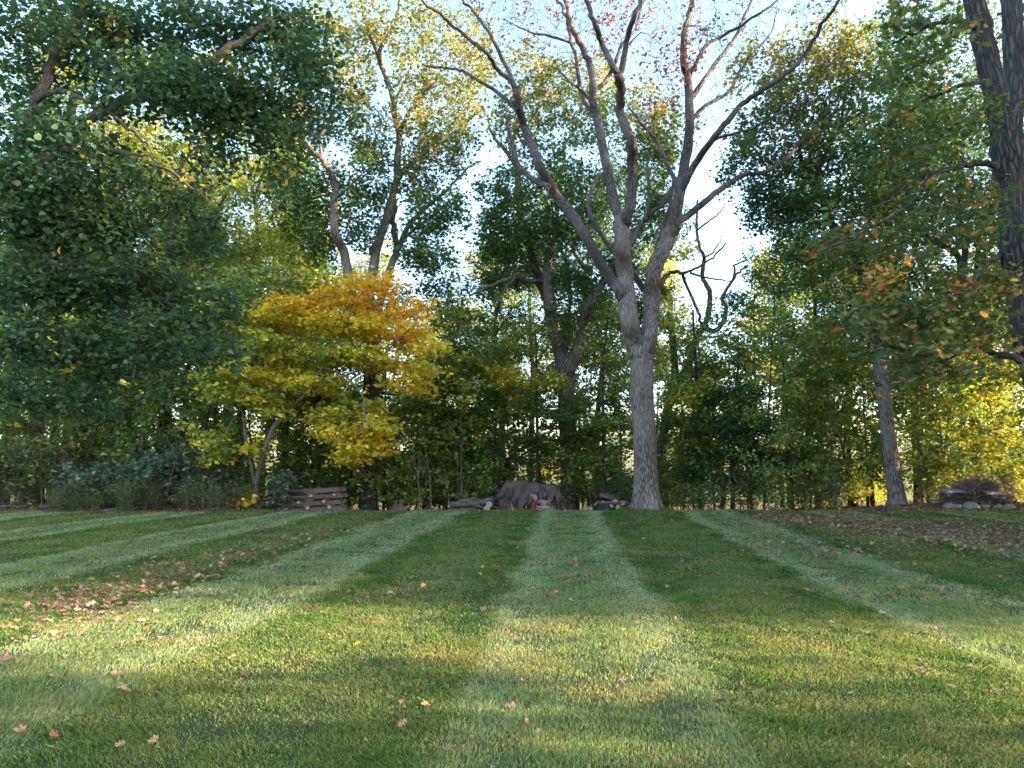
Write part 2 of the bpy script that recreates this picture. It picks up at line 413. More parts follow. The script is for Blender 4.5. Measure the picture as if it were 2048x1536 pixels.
TARPM = plain_material('weathered_tarp', (.135, .098, .083), 0.8, 0.5, 2.2, 0.25)
TARPD = plain_material('dark_blue_tarp', (.045, .047, .055), 0.6, 0.3, 3.0, 0.3)
TARPT = plain_material('tan_tarp_patch', (.34, .27, .24), 0.7, 0.25, 5.0, 0.2)
REDM = plain_material('faded_red_plastic', (.24, .045, .05), 0.5, 0.3, 7.0, 0.1)
BOARD = plain_material('grey_board', (.34, .32, .33), 0.85, 0.3, 3.0, 0.3, grain=True)
STONE = plain_material('boulder_stone', (.27, .205, .175), 0.9, 0.5, 5.0, 0.8)
GROUNDM = ground_material(); GRASSM = grass_material()

# ---------------------------------------------------------------- ground
def make_ground():
    ys = np.unique(np.concatenate([np.linspace(-400, -20, 12), np.linspace(-20, 0, 21), np.linspace(0, 30, 151), np.linspace(30, 120, 61), np.linspace(120, 900, 20)]))
    xs = np.unique(np.concatenate([np.linspace(-700, -40, 18), np.linspace(-40, 40, 241), np.linspace(40, 700, 18)]))
    X, Y = np.meshgrid(xs, ys); V = np.stack([X, Y, gz(X, Y)], -1).reshape(-1, 3)
    nx, ny = len(xs), len(ys); i = np.arange(ny-1)[:, None]*nx; j = np.arange(nx-1)[None]
    F = np.stack([i+j, i+j+1, i+nx+j+1, i+nx+j], -1).reshape(-1, 4)
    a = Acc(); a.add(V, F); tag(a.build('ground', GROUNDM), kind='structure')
make_ground()

def make_grass(nb=1500000):
    # density falls with distance, so that the blades stay about as dense in view
    D = np.exp(rng.uniform(np.log(2.6), np.log(23.4), nb)); X = rng.uniform(-1, 1, nb)*(0.78*D+1.6)
    Y = D+rng.normal(0, 0.02, nb)
    u = X-Y*tan(STRIPE_ANG)
    ph = np.mod((u+0.78+39)/3.9, 1.0); light = (ph > 0.02) & (ph < 0.45)
    # tufts
    tx = np.sin(X*7.1+np.sin(Y*5.3)*1.7)*np.sin(Y*6.3+np.sin(X*4.1)*1.9)
    keep = rng.random(nb) < np.clip(.75+.6*np.sin(X*2.3+1.9*np.sin(Y*1.7))*np.sin(Y*2.9+1.3*np.sin(X*3.1))+.35*tx, .18, 1)
    X, Y, u, light, tx = X[keep], Y[keep], u[keep], light[keep], tx[keep]; D = D[keep]; nb = len(X)
    h = (0.019+0.007*tx+0.012*rng.random(nb))*np.where(rng.random(nb) < 0.04, 1.5, 1.0)*(0.9+0.02*D)
    wd = (0.0013+0.0009*rng.random(nb))*(0.55+0.26*D)
    a = rng.uniform(0, 2*pi, nb)
    lean = np.where(light, 0.55, -0.45)+rng.normal(0, 0.35, nb)
    lx = rng.normal(0, 0.5, nb); 
    Z = gz(X, Y)
    B = np.stack([X, Y, Z-0.004], -1)
    s = np.stack([np.cos(a), np.sin(a), np.zeros(nb)], -1)*wd[:, None]
    mid = B+np.stack([lx*h*0.25, lean*h*0.3, h*0.55], -1)
    tip = B+np.stack([lx*h*0.8, lean*h*0.95, h*0.95], -1)
    V = np.stack([B-s, B+s, mid+s*0.75, tip, mid-s*0.75], 1).reshape(-1, 3)
    F = np.arange(nb*5).reshape(nb, 5)
    br = rng.uniform(0.5, 1.75, (nb, 1))
    c = np.ones((nb, 3))*br
    dry = rng.random(nb) < (0.08+0.16*(np.sin(X*1.3+2*np.sin(Y*.9))*np.sin(Y*1.9+X*.7) > .45)); c[dry] = np.array([2.3, 1.6, 1.5])*rng.uniform(0.7, 1.1, (dry.sum(), 1))
    yel = (rng.random(nb) < 0.2) & ~dry; c[yel] *= np.array([1.35, 1.12, .8])
    acc = Acc(); acc.add(V, F, None, np.repeat(c, 5, 0))
    # longer tufts the mower left round the trunk and along the ragged edge
    n2 = 26000; a2 = rng.uniform(0, 2*pi, n2); r2 = .42+np.abs(rng.normal(0, .16, n2))
    X2 = OAKX+np.cos(a2)*r2; Y2 = OAKY+np.sin(a2)*r2
    e = rng.random(n2) < .72
    ex = rng.uniform(-20, 20, n2); X2[e] = ex[e]; Y2[e] = (22.9+.5*np.sin(ex*1.3)+.3*np.sin(ex*3.7+1)+rng.normal(0, .35, n2))[e]
    kp = ~e | (np.sin(ex*2.1)+np.sin(ex*5.3+2)+rng.normal(0, .5, n2) > .1); X2, Y2 = X2[kp], Y2[kp]; n2 = len(X2)
    h2 = rng.uniform(.03, .13, n2); q = rng.uniform(0, 2*pi, n2)
    B2 = np.stack([X2, Y2, gz(X2, Y2)-.004], -1); s2 = np.stack([np.cos(q), np.sin(q), 0*q], -1)*.006
    t2 = B2+np.stack([rng.normal(0, .4, n2)*h2, rng.normal(0, .4, n2)*h2, h2], -1)
    acc.add(np.stack([B2-s2, B2+s2, t2], 1).reshape(-1, 3), np.arange(n2*3).reshape(n2, 3), None, np.repeat(np.array([1.1, 1.0, .8])*rng.uniform(.6, 1.5, (n2, 1)), 3, 0))
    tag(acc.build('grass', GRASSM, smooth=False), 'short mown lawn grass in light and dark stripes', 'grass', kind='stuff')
make_grass()

# ---------------------------------------------------------------- traced trees
class Tree:
    def __init__(s, name, base, label, cat='tree', group=None):
        s.base = np.array(base, float); s.root = empty(name, base); tag(s.root, label, cat, group)
        s.nodes = []; s.rads = []; s.tw = Acc(); s.lf = Acc(); s.k = 0
    def limb(s, pts, r0, r1, mat, d0=None, d1=None, name='limb', sides=10, flare=None, lump=0.06, per=5, world=False, power=1.0, wig=0.028):
        n = len(pts)
        if world: P = np.array(pts, float)
        else:
            ds = np.linspace(d0, d1, n)+0.25*np.sin(np.arange(n)*1.9+s.k)*(np.arange(n) > 0)*(1 if n > 3 else 0)*(0 if name == 'trunk' else 1)
            P = np.array([W(x, y, d) for (x, y), d in zip(pts, ds)])
            r0 = M(r0, d0); r1 = M(r1, d1)
        Q = catmull(P, per); s.k += 1
        if wig: 
            j = rng.normal(0, wig, Q.shape)*np.linspace(0, 1, len(Q))[:, None]*(0.3 if name == 'trunk' else 1); Q = Q+j
        t = np.linspace(0, 1, len(Q))**power; rad = r0*(1-t)+r1*t
        a = Acc(); tube(a, Q, rad, sides, flare, lump, seed=s.k, cap=(r1 > 0.03))
        a.build(name, mat, s.root, origin=s.base)
        s.nodes += list(Q[2:]); s.rads += list(rad[2:])
        return Q
    def blob(s, px, py, d, rx, ry, rd, n, per, size, pal, kind='rhomb', sx=0.28, sz=0.10, tilt=0.6, world=False):
        c = W(px, py, d) if not world else np.array([px, py, d])
        if not world: rx = M(rx, d); ry = M(ry, d)
        C = clusters(c, rx, rd, ry, n)
        s.C = getattr(s, 'C', [])+[C]
        spray(s.lf, C, per, size, pal, kind, sx, sz, tilt)
    def bare(s, px, py, d, rx, ry, rd, n):
        C = clusters(W(px, py, d), M(rx, d), rd, M(ry, d), n); s.C = getattr(s, 'C', [])+[C]
    def finish(s, bark, k_len=0.0065, rmin=0.006, leafname='crown'):
        if getattr(s, 'C', None):
            grow(s.nodes, s.rads, np.concatenate(s.C), s.tw, k_len=k_len, rmin=rmin)
        if s.tw.n: tag(s.tw.build('branches', bark, s.root, origin=s.base), kind='stuff')
        if s.lf.n: s.lf.build(leafname, LEAF, s.root, smooth=False, origin=s.base)

def gbase(px, d, sink=0.06):
    p = W(px, 1020, d); return (p[0], d, GZ(p[0], d)-sink)
def stem_from(base, px_pts, d):
    """the traced pixels, started from the ground point"""
    return px_pts

def oak_main():
    D = 21.0; b = (OAKX, OAKY, GZ(OAKX, OAKY)-0.08)
    t = Tree('oak_tree', b, 'tall nearly bare oak with grey forked trunk standing alone at the edge of the lawn')
    base_px = 1294
    P = [b, W(1293, 985, D), W(1291, 930, D), W(1288, 860, D), W(1284, 790, D), W(1284, 735, D), W(1286, 700, D)]
    t.limb(P, M(21.5, D), M(24, D), BARK_OAK, name='trunk', sides=28, flare=(0.8, 0.4), lump=0.035, per=8, world=True)
    m = BARK_LIMB
    def l(pts, r0, r1, d1, d0=D, **k): t.limb(pts, r0, r1*1.1, BARK_OAK if r0 > 16 else m, d0, d1, **k)
    l([(1283, 715), (1268, 684), (1258, 640), (1254, 595), (1250, 540), (1245, 485), (1243, 440)], 20, 14, D-.4, sides=18)
    l([(1244, 455), (1228, 400), (1212, 325), (1195, 239), (1186, 205), (1186, 164), (1178, 126), (1161, 89), (1143, 51), (1130, 0), (1120, -60), (1105, -120)], 11, 3.5, D+2, D-.3, sides=12)
    l([(1246, 460), (1255, 430), (1263, 393), (1265, 325), (1263, 284), (1251, 256), (1241, 219), (1241, 171), (1236, 147)], 11.5, 8.5, D-2.2, D-.3, sides=12)
    l([(1237, 150), (1222, 126), (1205, 89), (1195, 61), (1178, 10), (1170, -40), (1150, -110)], 7.5, 3.5, D-3, D-2.2)
    l([(1236, 152), (1244, 135), (1253, 85), (1267, 34), (1284, 0), (1292, -50), (1300, -120)], 7.5, 3, D-3.4, D-2.2)
    l([(1188, 182), (1212, 161), (1232, 120), (1246, 85), (1270, 61), (1284, 10), (1310, -50)], 5, 2, D+3, D+1)
    l([(1184, 205), (1161, 178), (1137, 161), (1109, 133)], 4, 1, D+.2, D+1)
    l([(1190, 228), (1168, 202), (1160, 171), (1154, 120), (1143, 85), (1133, 34), (1113, -10), (1100, -70)], 5.5, 2.5, D+4, D+1)
    l([(1150, 88), (1099, 72), (1061, 65), (1034, 51), (1010, 40)], 3, 1, D+3.5, D+3)
    l([(1250, 610), (1239, 582), (1226, 564), (1197, 520), (1171, 472), (1137, 420), (1103, 376), (1079, 328), (1065, 294), (1048, 253), (1038, 205), (1032, 175)], 12, 7, D-1.5, D, sides=14)
    l([(1034, 185), (1020, 160), (997, 142), (976, 109), (946, 84), (910, 55), (870, 22), (833, -5), (780, -40)], 5.5, 2, D-3, D-1.5)
    l([(1033, 180), (1019, 146), (997, 102), (976, 62), (946, 22), (925, 0), (900, -50)], 5, 2, D-.5, D-1.5)
    l([(1036, 222), (997, 186), (961, 164), (925, 142), (899, 137), (870, 135), (844, 128)], 4.5, 1.5, D+.5, D-1.5)
    l([(1098, 374), (1061, 355), (1041, 335), (1027, 307), (1020, 273), (1010, 230)], 6.5, 2.5, D+1, D-1)
    l([(1288, 715), (1297, 684), (1301, 644), (1303, 600), (1306, 553), (1318, 516), (1335, 480), (1350, 444)], 17, 14, D+.4, sides=18)
    l([(1348, 450), (1358, 393), (1367, 342), (1376, 290), (1379, 239), (1378, 191), (1374, 147), (1366, 120), (1369, 68), (1379, 27), (1386, 0), (1392, -60), (1400, -120)], 12, 4, D+1.5, D+.4, sides=12)
    l([(1360, 385), (1372, 362), (1390, 328), (1424, 280), (1455, 243), (1485, 208), (1526, 178), (1581, 140), (1612, 106), (1636, 61), (1670, 10), (1700, -40)], 8, 2.5, D-2.8, D+.4)
    l([(1424, 283), (1444, 273), (1495, 260), (1547, 232), (1598, 205), (1640, 170)], 3.5, 1.2, D-1.5, D-.6)
    l([(1352, 444), (1372, 434), (1410, 403), (1444, 376), (1489, 349), (1530, 345), (1567, 321), (1601, 284), (1639, 249), (1680, 215)], 8, 2, D+3.5, D+.5)
    l([(1378, 200), (1388, 190), (1407, 161), (1434, 123), (1465, 82), (1485, 41), (1502, 0), (1520, -60)], 6, 2.5, D+3.5, D+1)
    l([(1377, 150), (1392, 128), (1410, 92), (1444, 72), (1485, 48), (1533, 17), (1590, -25)], 5, 1.8, D+.5, D+1.3)
    l([(1379, 245), (1410, 212), (1455, 185), (1485, 137), (1513, 99), (1543, 62), (1556, 20)], 4.5, 1.5, D+4, D+1)
    l([(1358, 372), (1335, 332), (1318, 290), (1301, 267), (1277, 239), (1256, 215)], 5, 2, D+2.5, D+.6)
    l([(1303, 590), (1308, 520), (1325, 460), (1340, 410), (1348, 350)], 7, 3, D+1.8, D+.2)
    l([(1300, 600), (1291, 582), (1270, 553), (1255, 524), (1219, 492), (1191, 451), (1178, 417), (1184, 376), (1198, 350)], 7, 3, D+2.2, D+.3)
    l([(1256, 720), (1262, 712), (1270, 705)][::-1], 4, 2, D-.3, D, lump=0.2)
    # bare twigs over the top, then the thin dark red leaf clusters left on it
    for (x, y, rx, ry, n) in [(900, 60, 90, 60, 40), (1000, 60, 80, 70, 55), (1080, 40, 80, 70, 65), (1180, 60, 80, 80, 50), (1270, 60, 70, 90, 50), (1330, 80, 60, 80, 50), (1420, 60, 80, 70, 60), (1530, 40, 90, 60, 60), (1600, 100, 70, 70, 40), (1470, 140, 70, 60, 40), (1110, 150, 60, 60, 30), (1000, 170, 70, 50, 30), (1300, 200, 50, 60, 25), (1640, 170, 50, 60, 20), (1150, 230, 60, 60, 14), (1420, 230, 60, 50, 14), (1060, 280, 50, 50, 12), (1560, 280, 60, 50, 14), (1260, 330, 50, 60, 10)]:
        t.bare(x, y-5, D+.5, rx, ry, 2.6, int(n*2.8))
    for (x, y, rx, ry, n, p, pal) in [(1230, 40, 60, 60, 26, 7, 'red'), (1330, 150, 60, 60, 30, 8, 'red'), (1280, 30, 60, 50, 22, 7, 'red'), (1160, 40, 60, 50, 22, 6, 'red'), (1070, 30, 70, 45, 26, 5, 'red'), (1385, 90, 30, 90, 22, 7, 'red'),
                                (1320, 210, 40, 40, 12, 8, 'red'), (1040, 190, 40, 60, 14, 7, 'oaka'), (900, 130, 50, 20, 9, 10, 'or'), (1470, 20, 60, 30, 18, 12, 'gd'), (1400, 40, 30, 40, 8, 10, 'gd'), (1640, 10, 60, 25, 14, 12, 'gd'), (1300, 60, 120, 70, 24, 4, 'red'), (1000, 50, 90, 60, 22, 6, 'oaka')]:
        t.blob(x, y, D+.3, rx, ry, 2.2, int(n*1.5), p, 0.10, pal, 'oak', 0.14, 0.10, 0.9)
    t.finish(BARK_LIMB, k_len=0.008, rmin=0.0075)
oak_main()

def oak_centre():
    D = 30.0; b = gbase(1140, D)
    t = Tree('oak_tree', b, 'dark two-stemmed oak rising just right of the covered woodpile')
    m = BARK_MID
    t.limb([b, W(1139, 960, D), W(1137, 880, D), W(1133, 800, D), W(1131, 745, D)], M(18, D), M(17, D), BARK_OAK, name='trunk', sides=20, flare=(0.35, 0.3), world=True, per=7)
    def l(pts, r0, r1, d1, d0=D, **k): t.limb(pts, r0, r1, m, d0, d1, **k)
    l([(1130, 760), (1121, 711), (1112, 676), (1101, 640), (1100, 612), (1091, 588), (1077, 553), (1066, 521), (1060, 490), (1044, 444), (1038, 393), (1031, 325), (1026, 280), (1040, 230), (1050, 180)], 15, 4, D+1.5, sides=14)
    l([(1100, 620), (1097, 580), (1094, 545), (1098, 525), (1104, 490), (1112, 450)], 13, 3, D-.5, D-.1, sides=12, lump=0.3)
    l([(1133, 755), (1147, 725), (1158, 690), (1168, 648), (1175, 616), (1193, 584), (1214, 553), (1235, 525), (1260, 490), (1290, 440), (1330, 400), (1360, 350)], 12, 4, D-2, sides=14)
    l([(1176, 616), (1174, 595), (1166, 570), (1172, 542), (1154, 514), (1147, 495), (1158, 460), (1166, 420), (1160, 370)], 6, 3, D+1)
    l([(1080, 560), (1066, 563), (1031, 556), (1010, 560), (975, 574), (940, 591)], 6, 2.5, D-2.5, D)
    l([(1073, 542), (1059, 532), (1034, 537), (1025, 560), (1003, 593), (1005, 612)], 4, 1.5, D-2)
    l([(1031, 330), (1010, 300), (985, 270), (975, 230)], 5, 2, D+2, D+1.5)
    l([(1290, 440), (1300, 390), (1295, 330), (1310, 270), (1300, 210)], 5, 2, D-1, D-1.6)
    for (x, y, rx, ry, n, pal) in [(1040, 250, 60, 70, 46, 'oakg'), (1120, 210, 70, 70, 52, 'oakg'), (1200, 240, 60, 60, 40, 'g'), (1110, 340, 80, 60, 62, 'g'), (1010, 400, 60, 60, 60, 'g'), (1000, 480, 55, 50, 56, 'g'), (1060, 470, 60, 60, 50, 'g'), (1130, 450, 60, 60, 50, 'gd'),
                            (1190, 400, 50, 70, 34, 'g'), (1290, 330, 60, 70, 50, 'g'), (1310, 430, 50, 60, 44, 'gd'), (1340, 280, 50, 60, 36, 'oakg'), (1150, 560, 50, 60, 40, 'gd'), (1130, 640, 50, 60, 34, 'g'), (1040, 540, 40, 35, 20, 'gd'), (980, 560, 40, 30, 18, 'gd'), (1220, 540, 40, 60, 34, 'gd'),
                            (1060, 150, 60, 50, 26, 'oakl'), (1180, 160, 60, 50, 24, 'oakl'), (1290, 230, 60, 60, 30, 'oakl'), (1210, 640, 45, 60, 34, 'g')]:
        t.blob(x, y, D, rx, ry, 2.6, int(n*1.6), 28, 0.15, pal, 'rhomb', 0.21, 0.14, 0.9)
    t.finish(BARK_DK)
oak_centre()

def oak_left():
    D = 27.0; b = gbase(738, D)
    t = Tree('oak_tree', b, 'dark furrowed oak rising behind the yellow maple, parting into three slender leaning stems')
    m = BARK_DK
    t.limb([b, W(737, 970, D), W(738, 900, D), W(740, 800, D), W(745, 700, D), W(742, 640, D)], M(18, D), M(14, D), m, name='trunk', sides=22, flare=(0.45, 0.35), world=True, per=7, lump=0.05)
    m = BARK_MID
    def l(pts, r0, r1, d1, d0=D, **k): t.limb(pts, r0, r1, m, d0, d1, **k)
    l([(740, 690), (722, 640), (704, 590), (695, 540), (686, 500), (669, 463), (669, 412), (668, 365), (651, 328), (626, 303), (600, 270)], 12, 5, D-1.5, sides=12)
    l([(741, 660), (738, 590), (746, 540), (753, 496), (771, 445), (786, 386), (797, 354), (815, 335), (863, 292), (906, 270), (932, 248), (954, 222)], 12, 3, D+1.5, sides=12)
    l([(795, 360), (795, 314), (799, 270), (790, 233), (786, 197), (775, 164), (764, 135), (757, 109), (775, 73), (793, 40), (800, 0), (805, -60)], 7.5, 3, D+.5, D+.8, sides=10)
    l([(798, 262), (808, 248), (819, 222), (841, 193), (863, 171), (881, 153)], 5, 2, D-1, D+.6)
    l([(787, 205), (793, 193), (808, 168), (822, 135), (840, 90)], 3.5, 1.5, D+2, D+.6)
    l([(835, 318), (841, 270), (855, 233), (881, 219), (906, 208)], 4, 2, D+3, D+1)
    l([(744, 650), (765, 590), (779, 540), (793, 503), (790, 470), (786, 438), (790, 400)], 9, 5, D+1.5, sides=12)
    l([(792, 505), (801, 489), (812, 459), (837, 430), (870, 401), (899, 376), (925, 346), (960, 320)], 6, 2, D+2, D+.8)
    l([(806, 478), (837, 452), (870, 427), (905, 400)], 3.5, 1.5, D+3.5, D+1)
    l([(757, 112), (740, 70), (728, 30), (720, -30)], 4, 2, D-.5, D+.5)
    l([(668, 400), (700, 370), (722, 350)], 3, 1.5, D-2.5, D-1)
    l([(652, 330), (640, 290), (650, 240), (640, 190)], 4, 2, D-1.5, D-1.3)
    for (x, y, rx, ry, n, pal) in [(700, 60, 80, 70, 40, 'oakl'), (800, 60, 80, 70, 34, 'oakl'), (900, 60, 70, 70, 26, 'oakl'), (960, 110, 50, 60, 20, 'oakl'), (700, 180, 60, 60, 34, 'oakl'), (850, 160, 70, 60, 34, 'oakl'), (930, 200, 60, 50, 30, 'oakl'), (740, 280, 70, 60, 44, 'oakg'), (840, 250, 60, 50, 34, 'oakl'), (900, 300, 60, 50, 34, 'oakg'), (830, 350, 60, 40, 34, 'oakg'),
                            (730, 370, 60, 50, 44, 'g'), (640, 380, 50, 60, 44, 'g'), (720, 450, 50, 50, 34, 'g'), (850, 440, 50, 40, 28, 'g'), (900, 420, 50, 40, 26, 'g'), (830, 500, 60, 40, 34, 'g'), (880, 530, 40, 30, 16, 'g'), (640, 480, 40, 50, 34, 'g'), (600, 430, 40, 50, 34, 'gd'), (560, 330, 60, 60, 34, 'g'), (620, 250, 50, 60, 40, 'oakg')]:
        t.blob(x, y, D+.3, rx, ry, 2.4, int(n*1.8), 25, 0.145, pal, 'rhomb', 0.21, 0.18, 0.9)
    t.finish(BARK_MID)
oak_left()

def dead_tree():
    D = 33.0; b = gbase(1320, D)
    t = Tree('dead_tree', b, 'crooked leafless dead tree with bent limbs seen behind and right of the big bare oak')
    m = BARK_MID
    t.limb([b, W(1320, 917, D), W(1328, 863, D), W(1339, 801, D), W(1350, 760, D)], M(9, D), M(9, D), m, name='trunk', sides=12, world=True, lump=0.1)
    def l(pts, r0, r1, d1, d0=D, **k): t.limb(pts, r0, r1, m, d0, d1, lump=0.12, **k)
    l([(1350, 765), (1350, 735), (1346, 680), (1339, 644), (1339, 600), (1324, 575), (1328, 557), (1343, 544), (1365, 546), (1383, 540), (1420, 520), (1452, 486)], 8, 1.5, D-1)
    l([(1350, 765), (1375, 735), (1390, 684), (1412, 644), (1419, 608), (1419, 582), (1405, 553), (1408, 516), (1397, 487), (1393, 444), (1396, 400)], 8, 2, D+1)
    l([(1405, 655), (1430, 662), (1448, 640), (1452, 611), (1445, 597), (1463, 564), (1478, 542), (1496, 529)], 6, 1.8, D+1)
    l([(1466, 560), (1470, 538), (1468, 530), (1485, 524), (1494, 520), (1503, 513)], 2.5, 1, D+1)
    l([(1366, 547), (1368, 560), (1386, 600), (1397, 626), (1404, 650)], 3, 3, D+.5)
    l([(1380, 546), (1410, 555), (1440, 560), (1462, 563)], 2.5, 1, D-.5)
    l([(1360, 750), (1400, 735), (1425, 715), (1445, 700)], 3, 1, D-.5)
    l([(1395, 460), (1420, 440), (1440, 425), (1450, 405)], 2.2, .8, D+1)
    l([(1408, 516), (1430, 500), (1445, 470)], 2.2, .8, D+1)
    for (x, y, rx, ry, n) in [(1420, 480, 40, 40, 18), (1370, 660, 40, 30, 14), (1430, 700, 50, 30, 20), (1470, 640, 30, 30, 8)]: t.bare(x, y, D, rx, ry, 1.5, n)
    t.blob(1395, 655, D, 45, 25, 1, 14, 14, 0.10, 'pale', 'rhomb', .3, .1)
    t.finish(BARK_MID)
dead_tree()

def oak_right():
    D = 26.0; b = gbase(1795, D)
    t = Tree('oak_tree', b, 'green oak with leaning grey trunk standing left of the brush pile')
    m = BARK_OAK
    t.limb([b, W(1794, 990, D), W(1787, 950, D), W(1777, 880, D), W(1769, 800, D), W(1762, 745, D), W(1752, 680, D), W(1742, 610, D), W(1728, 550, D)], M(15.5, D), M(11, D), m, name='trunk', sides=20, flare=(0.5, 0.3), world=True, per=7)
    m = BARK_DK
    def l(pts, r0, r1, d1, d0=D, **k): t.limb(pts, r0, r1, m, d0, d1, **k)
    l([(1730, 560), (1719, 528), (1706, 495), (1682, 468), (1662, 444), (1646, 404), (1628, 364), (1606, 338), (1600, 290), (1590, 230)], 10, 3, D-1, sides=12)
    l([(1745, 620), (1760, 570), (1775, 530), (1781, 480), (1770, 420), (1775, 350), (1790, 280), (1800, 200), (1790, 120)], 8, 3, D+1.5, sides=12)
    l([(1660, 450), (1609, 439), (1562, 441), (1522, 428)], 4, 1.5, D-2.5, D-.8)
    l([(1650, 420), (1620, 425), (1587, 419), (1536, 411), (1500, 378)], 4, 1.5, D+.5, D-.5)
    l([(1628, 364), (1650, 310), (1680, 250), (1690, 190), (1700, 130)], 4.5, 2, D+1, D-.5)
    l([(1775, 400), (1810, 350), (1850, 300), (1880, 240)], 4, 2, D+2.5, D+1)
    l([(1706, 500), (1735, 450), (1740, 400), (1720, 340)], 4, 2, D+1.5, D)
    l([(1764, 700), (1735, 640), (1700, 610)], 4, 2, D-1.5, D)
    for (x, y, rx, ry, n, pal) in [(1560, 150, 60, 50, 34, 'oakl'), (1640, 120, 60, 60, 40, 'oakl'), (1690, 110, 50, 50, 34, 'oakl'), (1560, 230, 60, 60, 34, 'oakg'), (1660, 210, 70, 70, 55, 'oakg'), (1750, 170, 70, 70, 55, 'g'), (1560, 330, 60, 50, 44, 'oakg'), (1640, 320, 70, 60, 60, 'g'), (1740, 290, 70, 70, 66, 'g'), (1830, 250, 60, 70, 44, 'g'),
                            (1540, 400, 50, 40, 40, 'gd'), (1600, 420, 60, 50, 50, 'g'), (1690, 410, 70, 60, 62, 'g'), (1780, 400, 60, 60, 50, 'gd'), (1590, 500, 50, 40, 34, 'g'), (1670, 540, 60, 50, 44, 'g'), (1760, 500, 50, 50, 34, 'g'), (1480, 330, 40, 40, 18, 'g'), (1510, 260, 50, 50, 22, 'oakg'), (1730, 620, 60, 50, 40, 'g'), (1500, 130, 40, 40, 14, 'oakl')]:
        t.blob(x, y, D, rx, ry, 2.6, int(n*1.6), 28, 0.145, pal, 'rhomb', 0.21, 0.19, 0.9)
    t.finish(BARK_DK)
oak_right()

def oak_right_two():
    D = 31.0; b = gbase(1952, D)
    t = Tree('oak_tree', b, 'slender straight grey oak trunk rising directly behind the brush pile')
    m = BARK_MID
    t.limb([b, W(1953, 950, D), W(1950, 850, D), W(1945, 760, D), W(1940, 690, D), W(1932, 620, D), W(1922, 545, D)], M(11, D), M(9, D), m, name='trunk', sides=14, flare=(0.3, 0.3), world=True)
    def l(pts, r0, r1, d1, d0=D, **k): t.limb(pts, r0, r1, BARK_DK, d0, d1, **k)
    l([(1925, 560), (1916, 513), (1886, 492), (1850, 470), (1810, 433), (1790, 380)], 7, 3, D-1)
    l([(1924, 560), (1930, 500), (1918, 440), (1925, 360), (1915, 280), (1925, 200)], 7, 3, D+1)
    l([(1938, 690), (1970, 640), (2000, 600), (2030, 540)], 5, 2, D+1)
    l([(1942, 740), (1900, 700), (1870, 680)], 4, 2, D-1)
    for (x, y, rx, ry, n, pal) in [(1900, 200, 80, 80, 50, 'g'), (1990, 250, 70, 80, 44, 'g'), (1860, 330, 70, 70, 50, 'g'), (1950, 380, 70, 70, 46, 'gd'), (1880, 450, 60, 50, 34, 'g'), (2010, 460, 60, 70, 44, 'g'), (1960, 560, 70, 60, 40, 'gy'), (1860, 560, 50, 50, 24, 'g'), (1840, 120, 60, 60, 40, 'g'), (1980, 130, 60, 70, 40, 'g'), (2020, 650, 60, 50, 34, 'gy'), (1800, 60, 60, 50, 36, 'g'), (1900, 60, 70, 50, 36, 'g')]:
        t.blob(x, y, D, rx, ry, 2.6, int(n*1.35), 34, 0.14, pal, 'rhomb', 0.38, 0.2, 0.9)
    t.finish(BARK_DK)
oak_right_two()

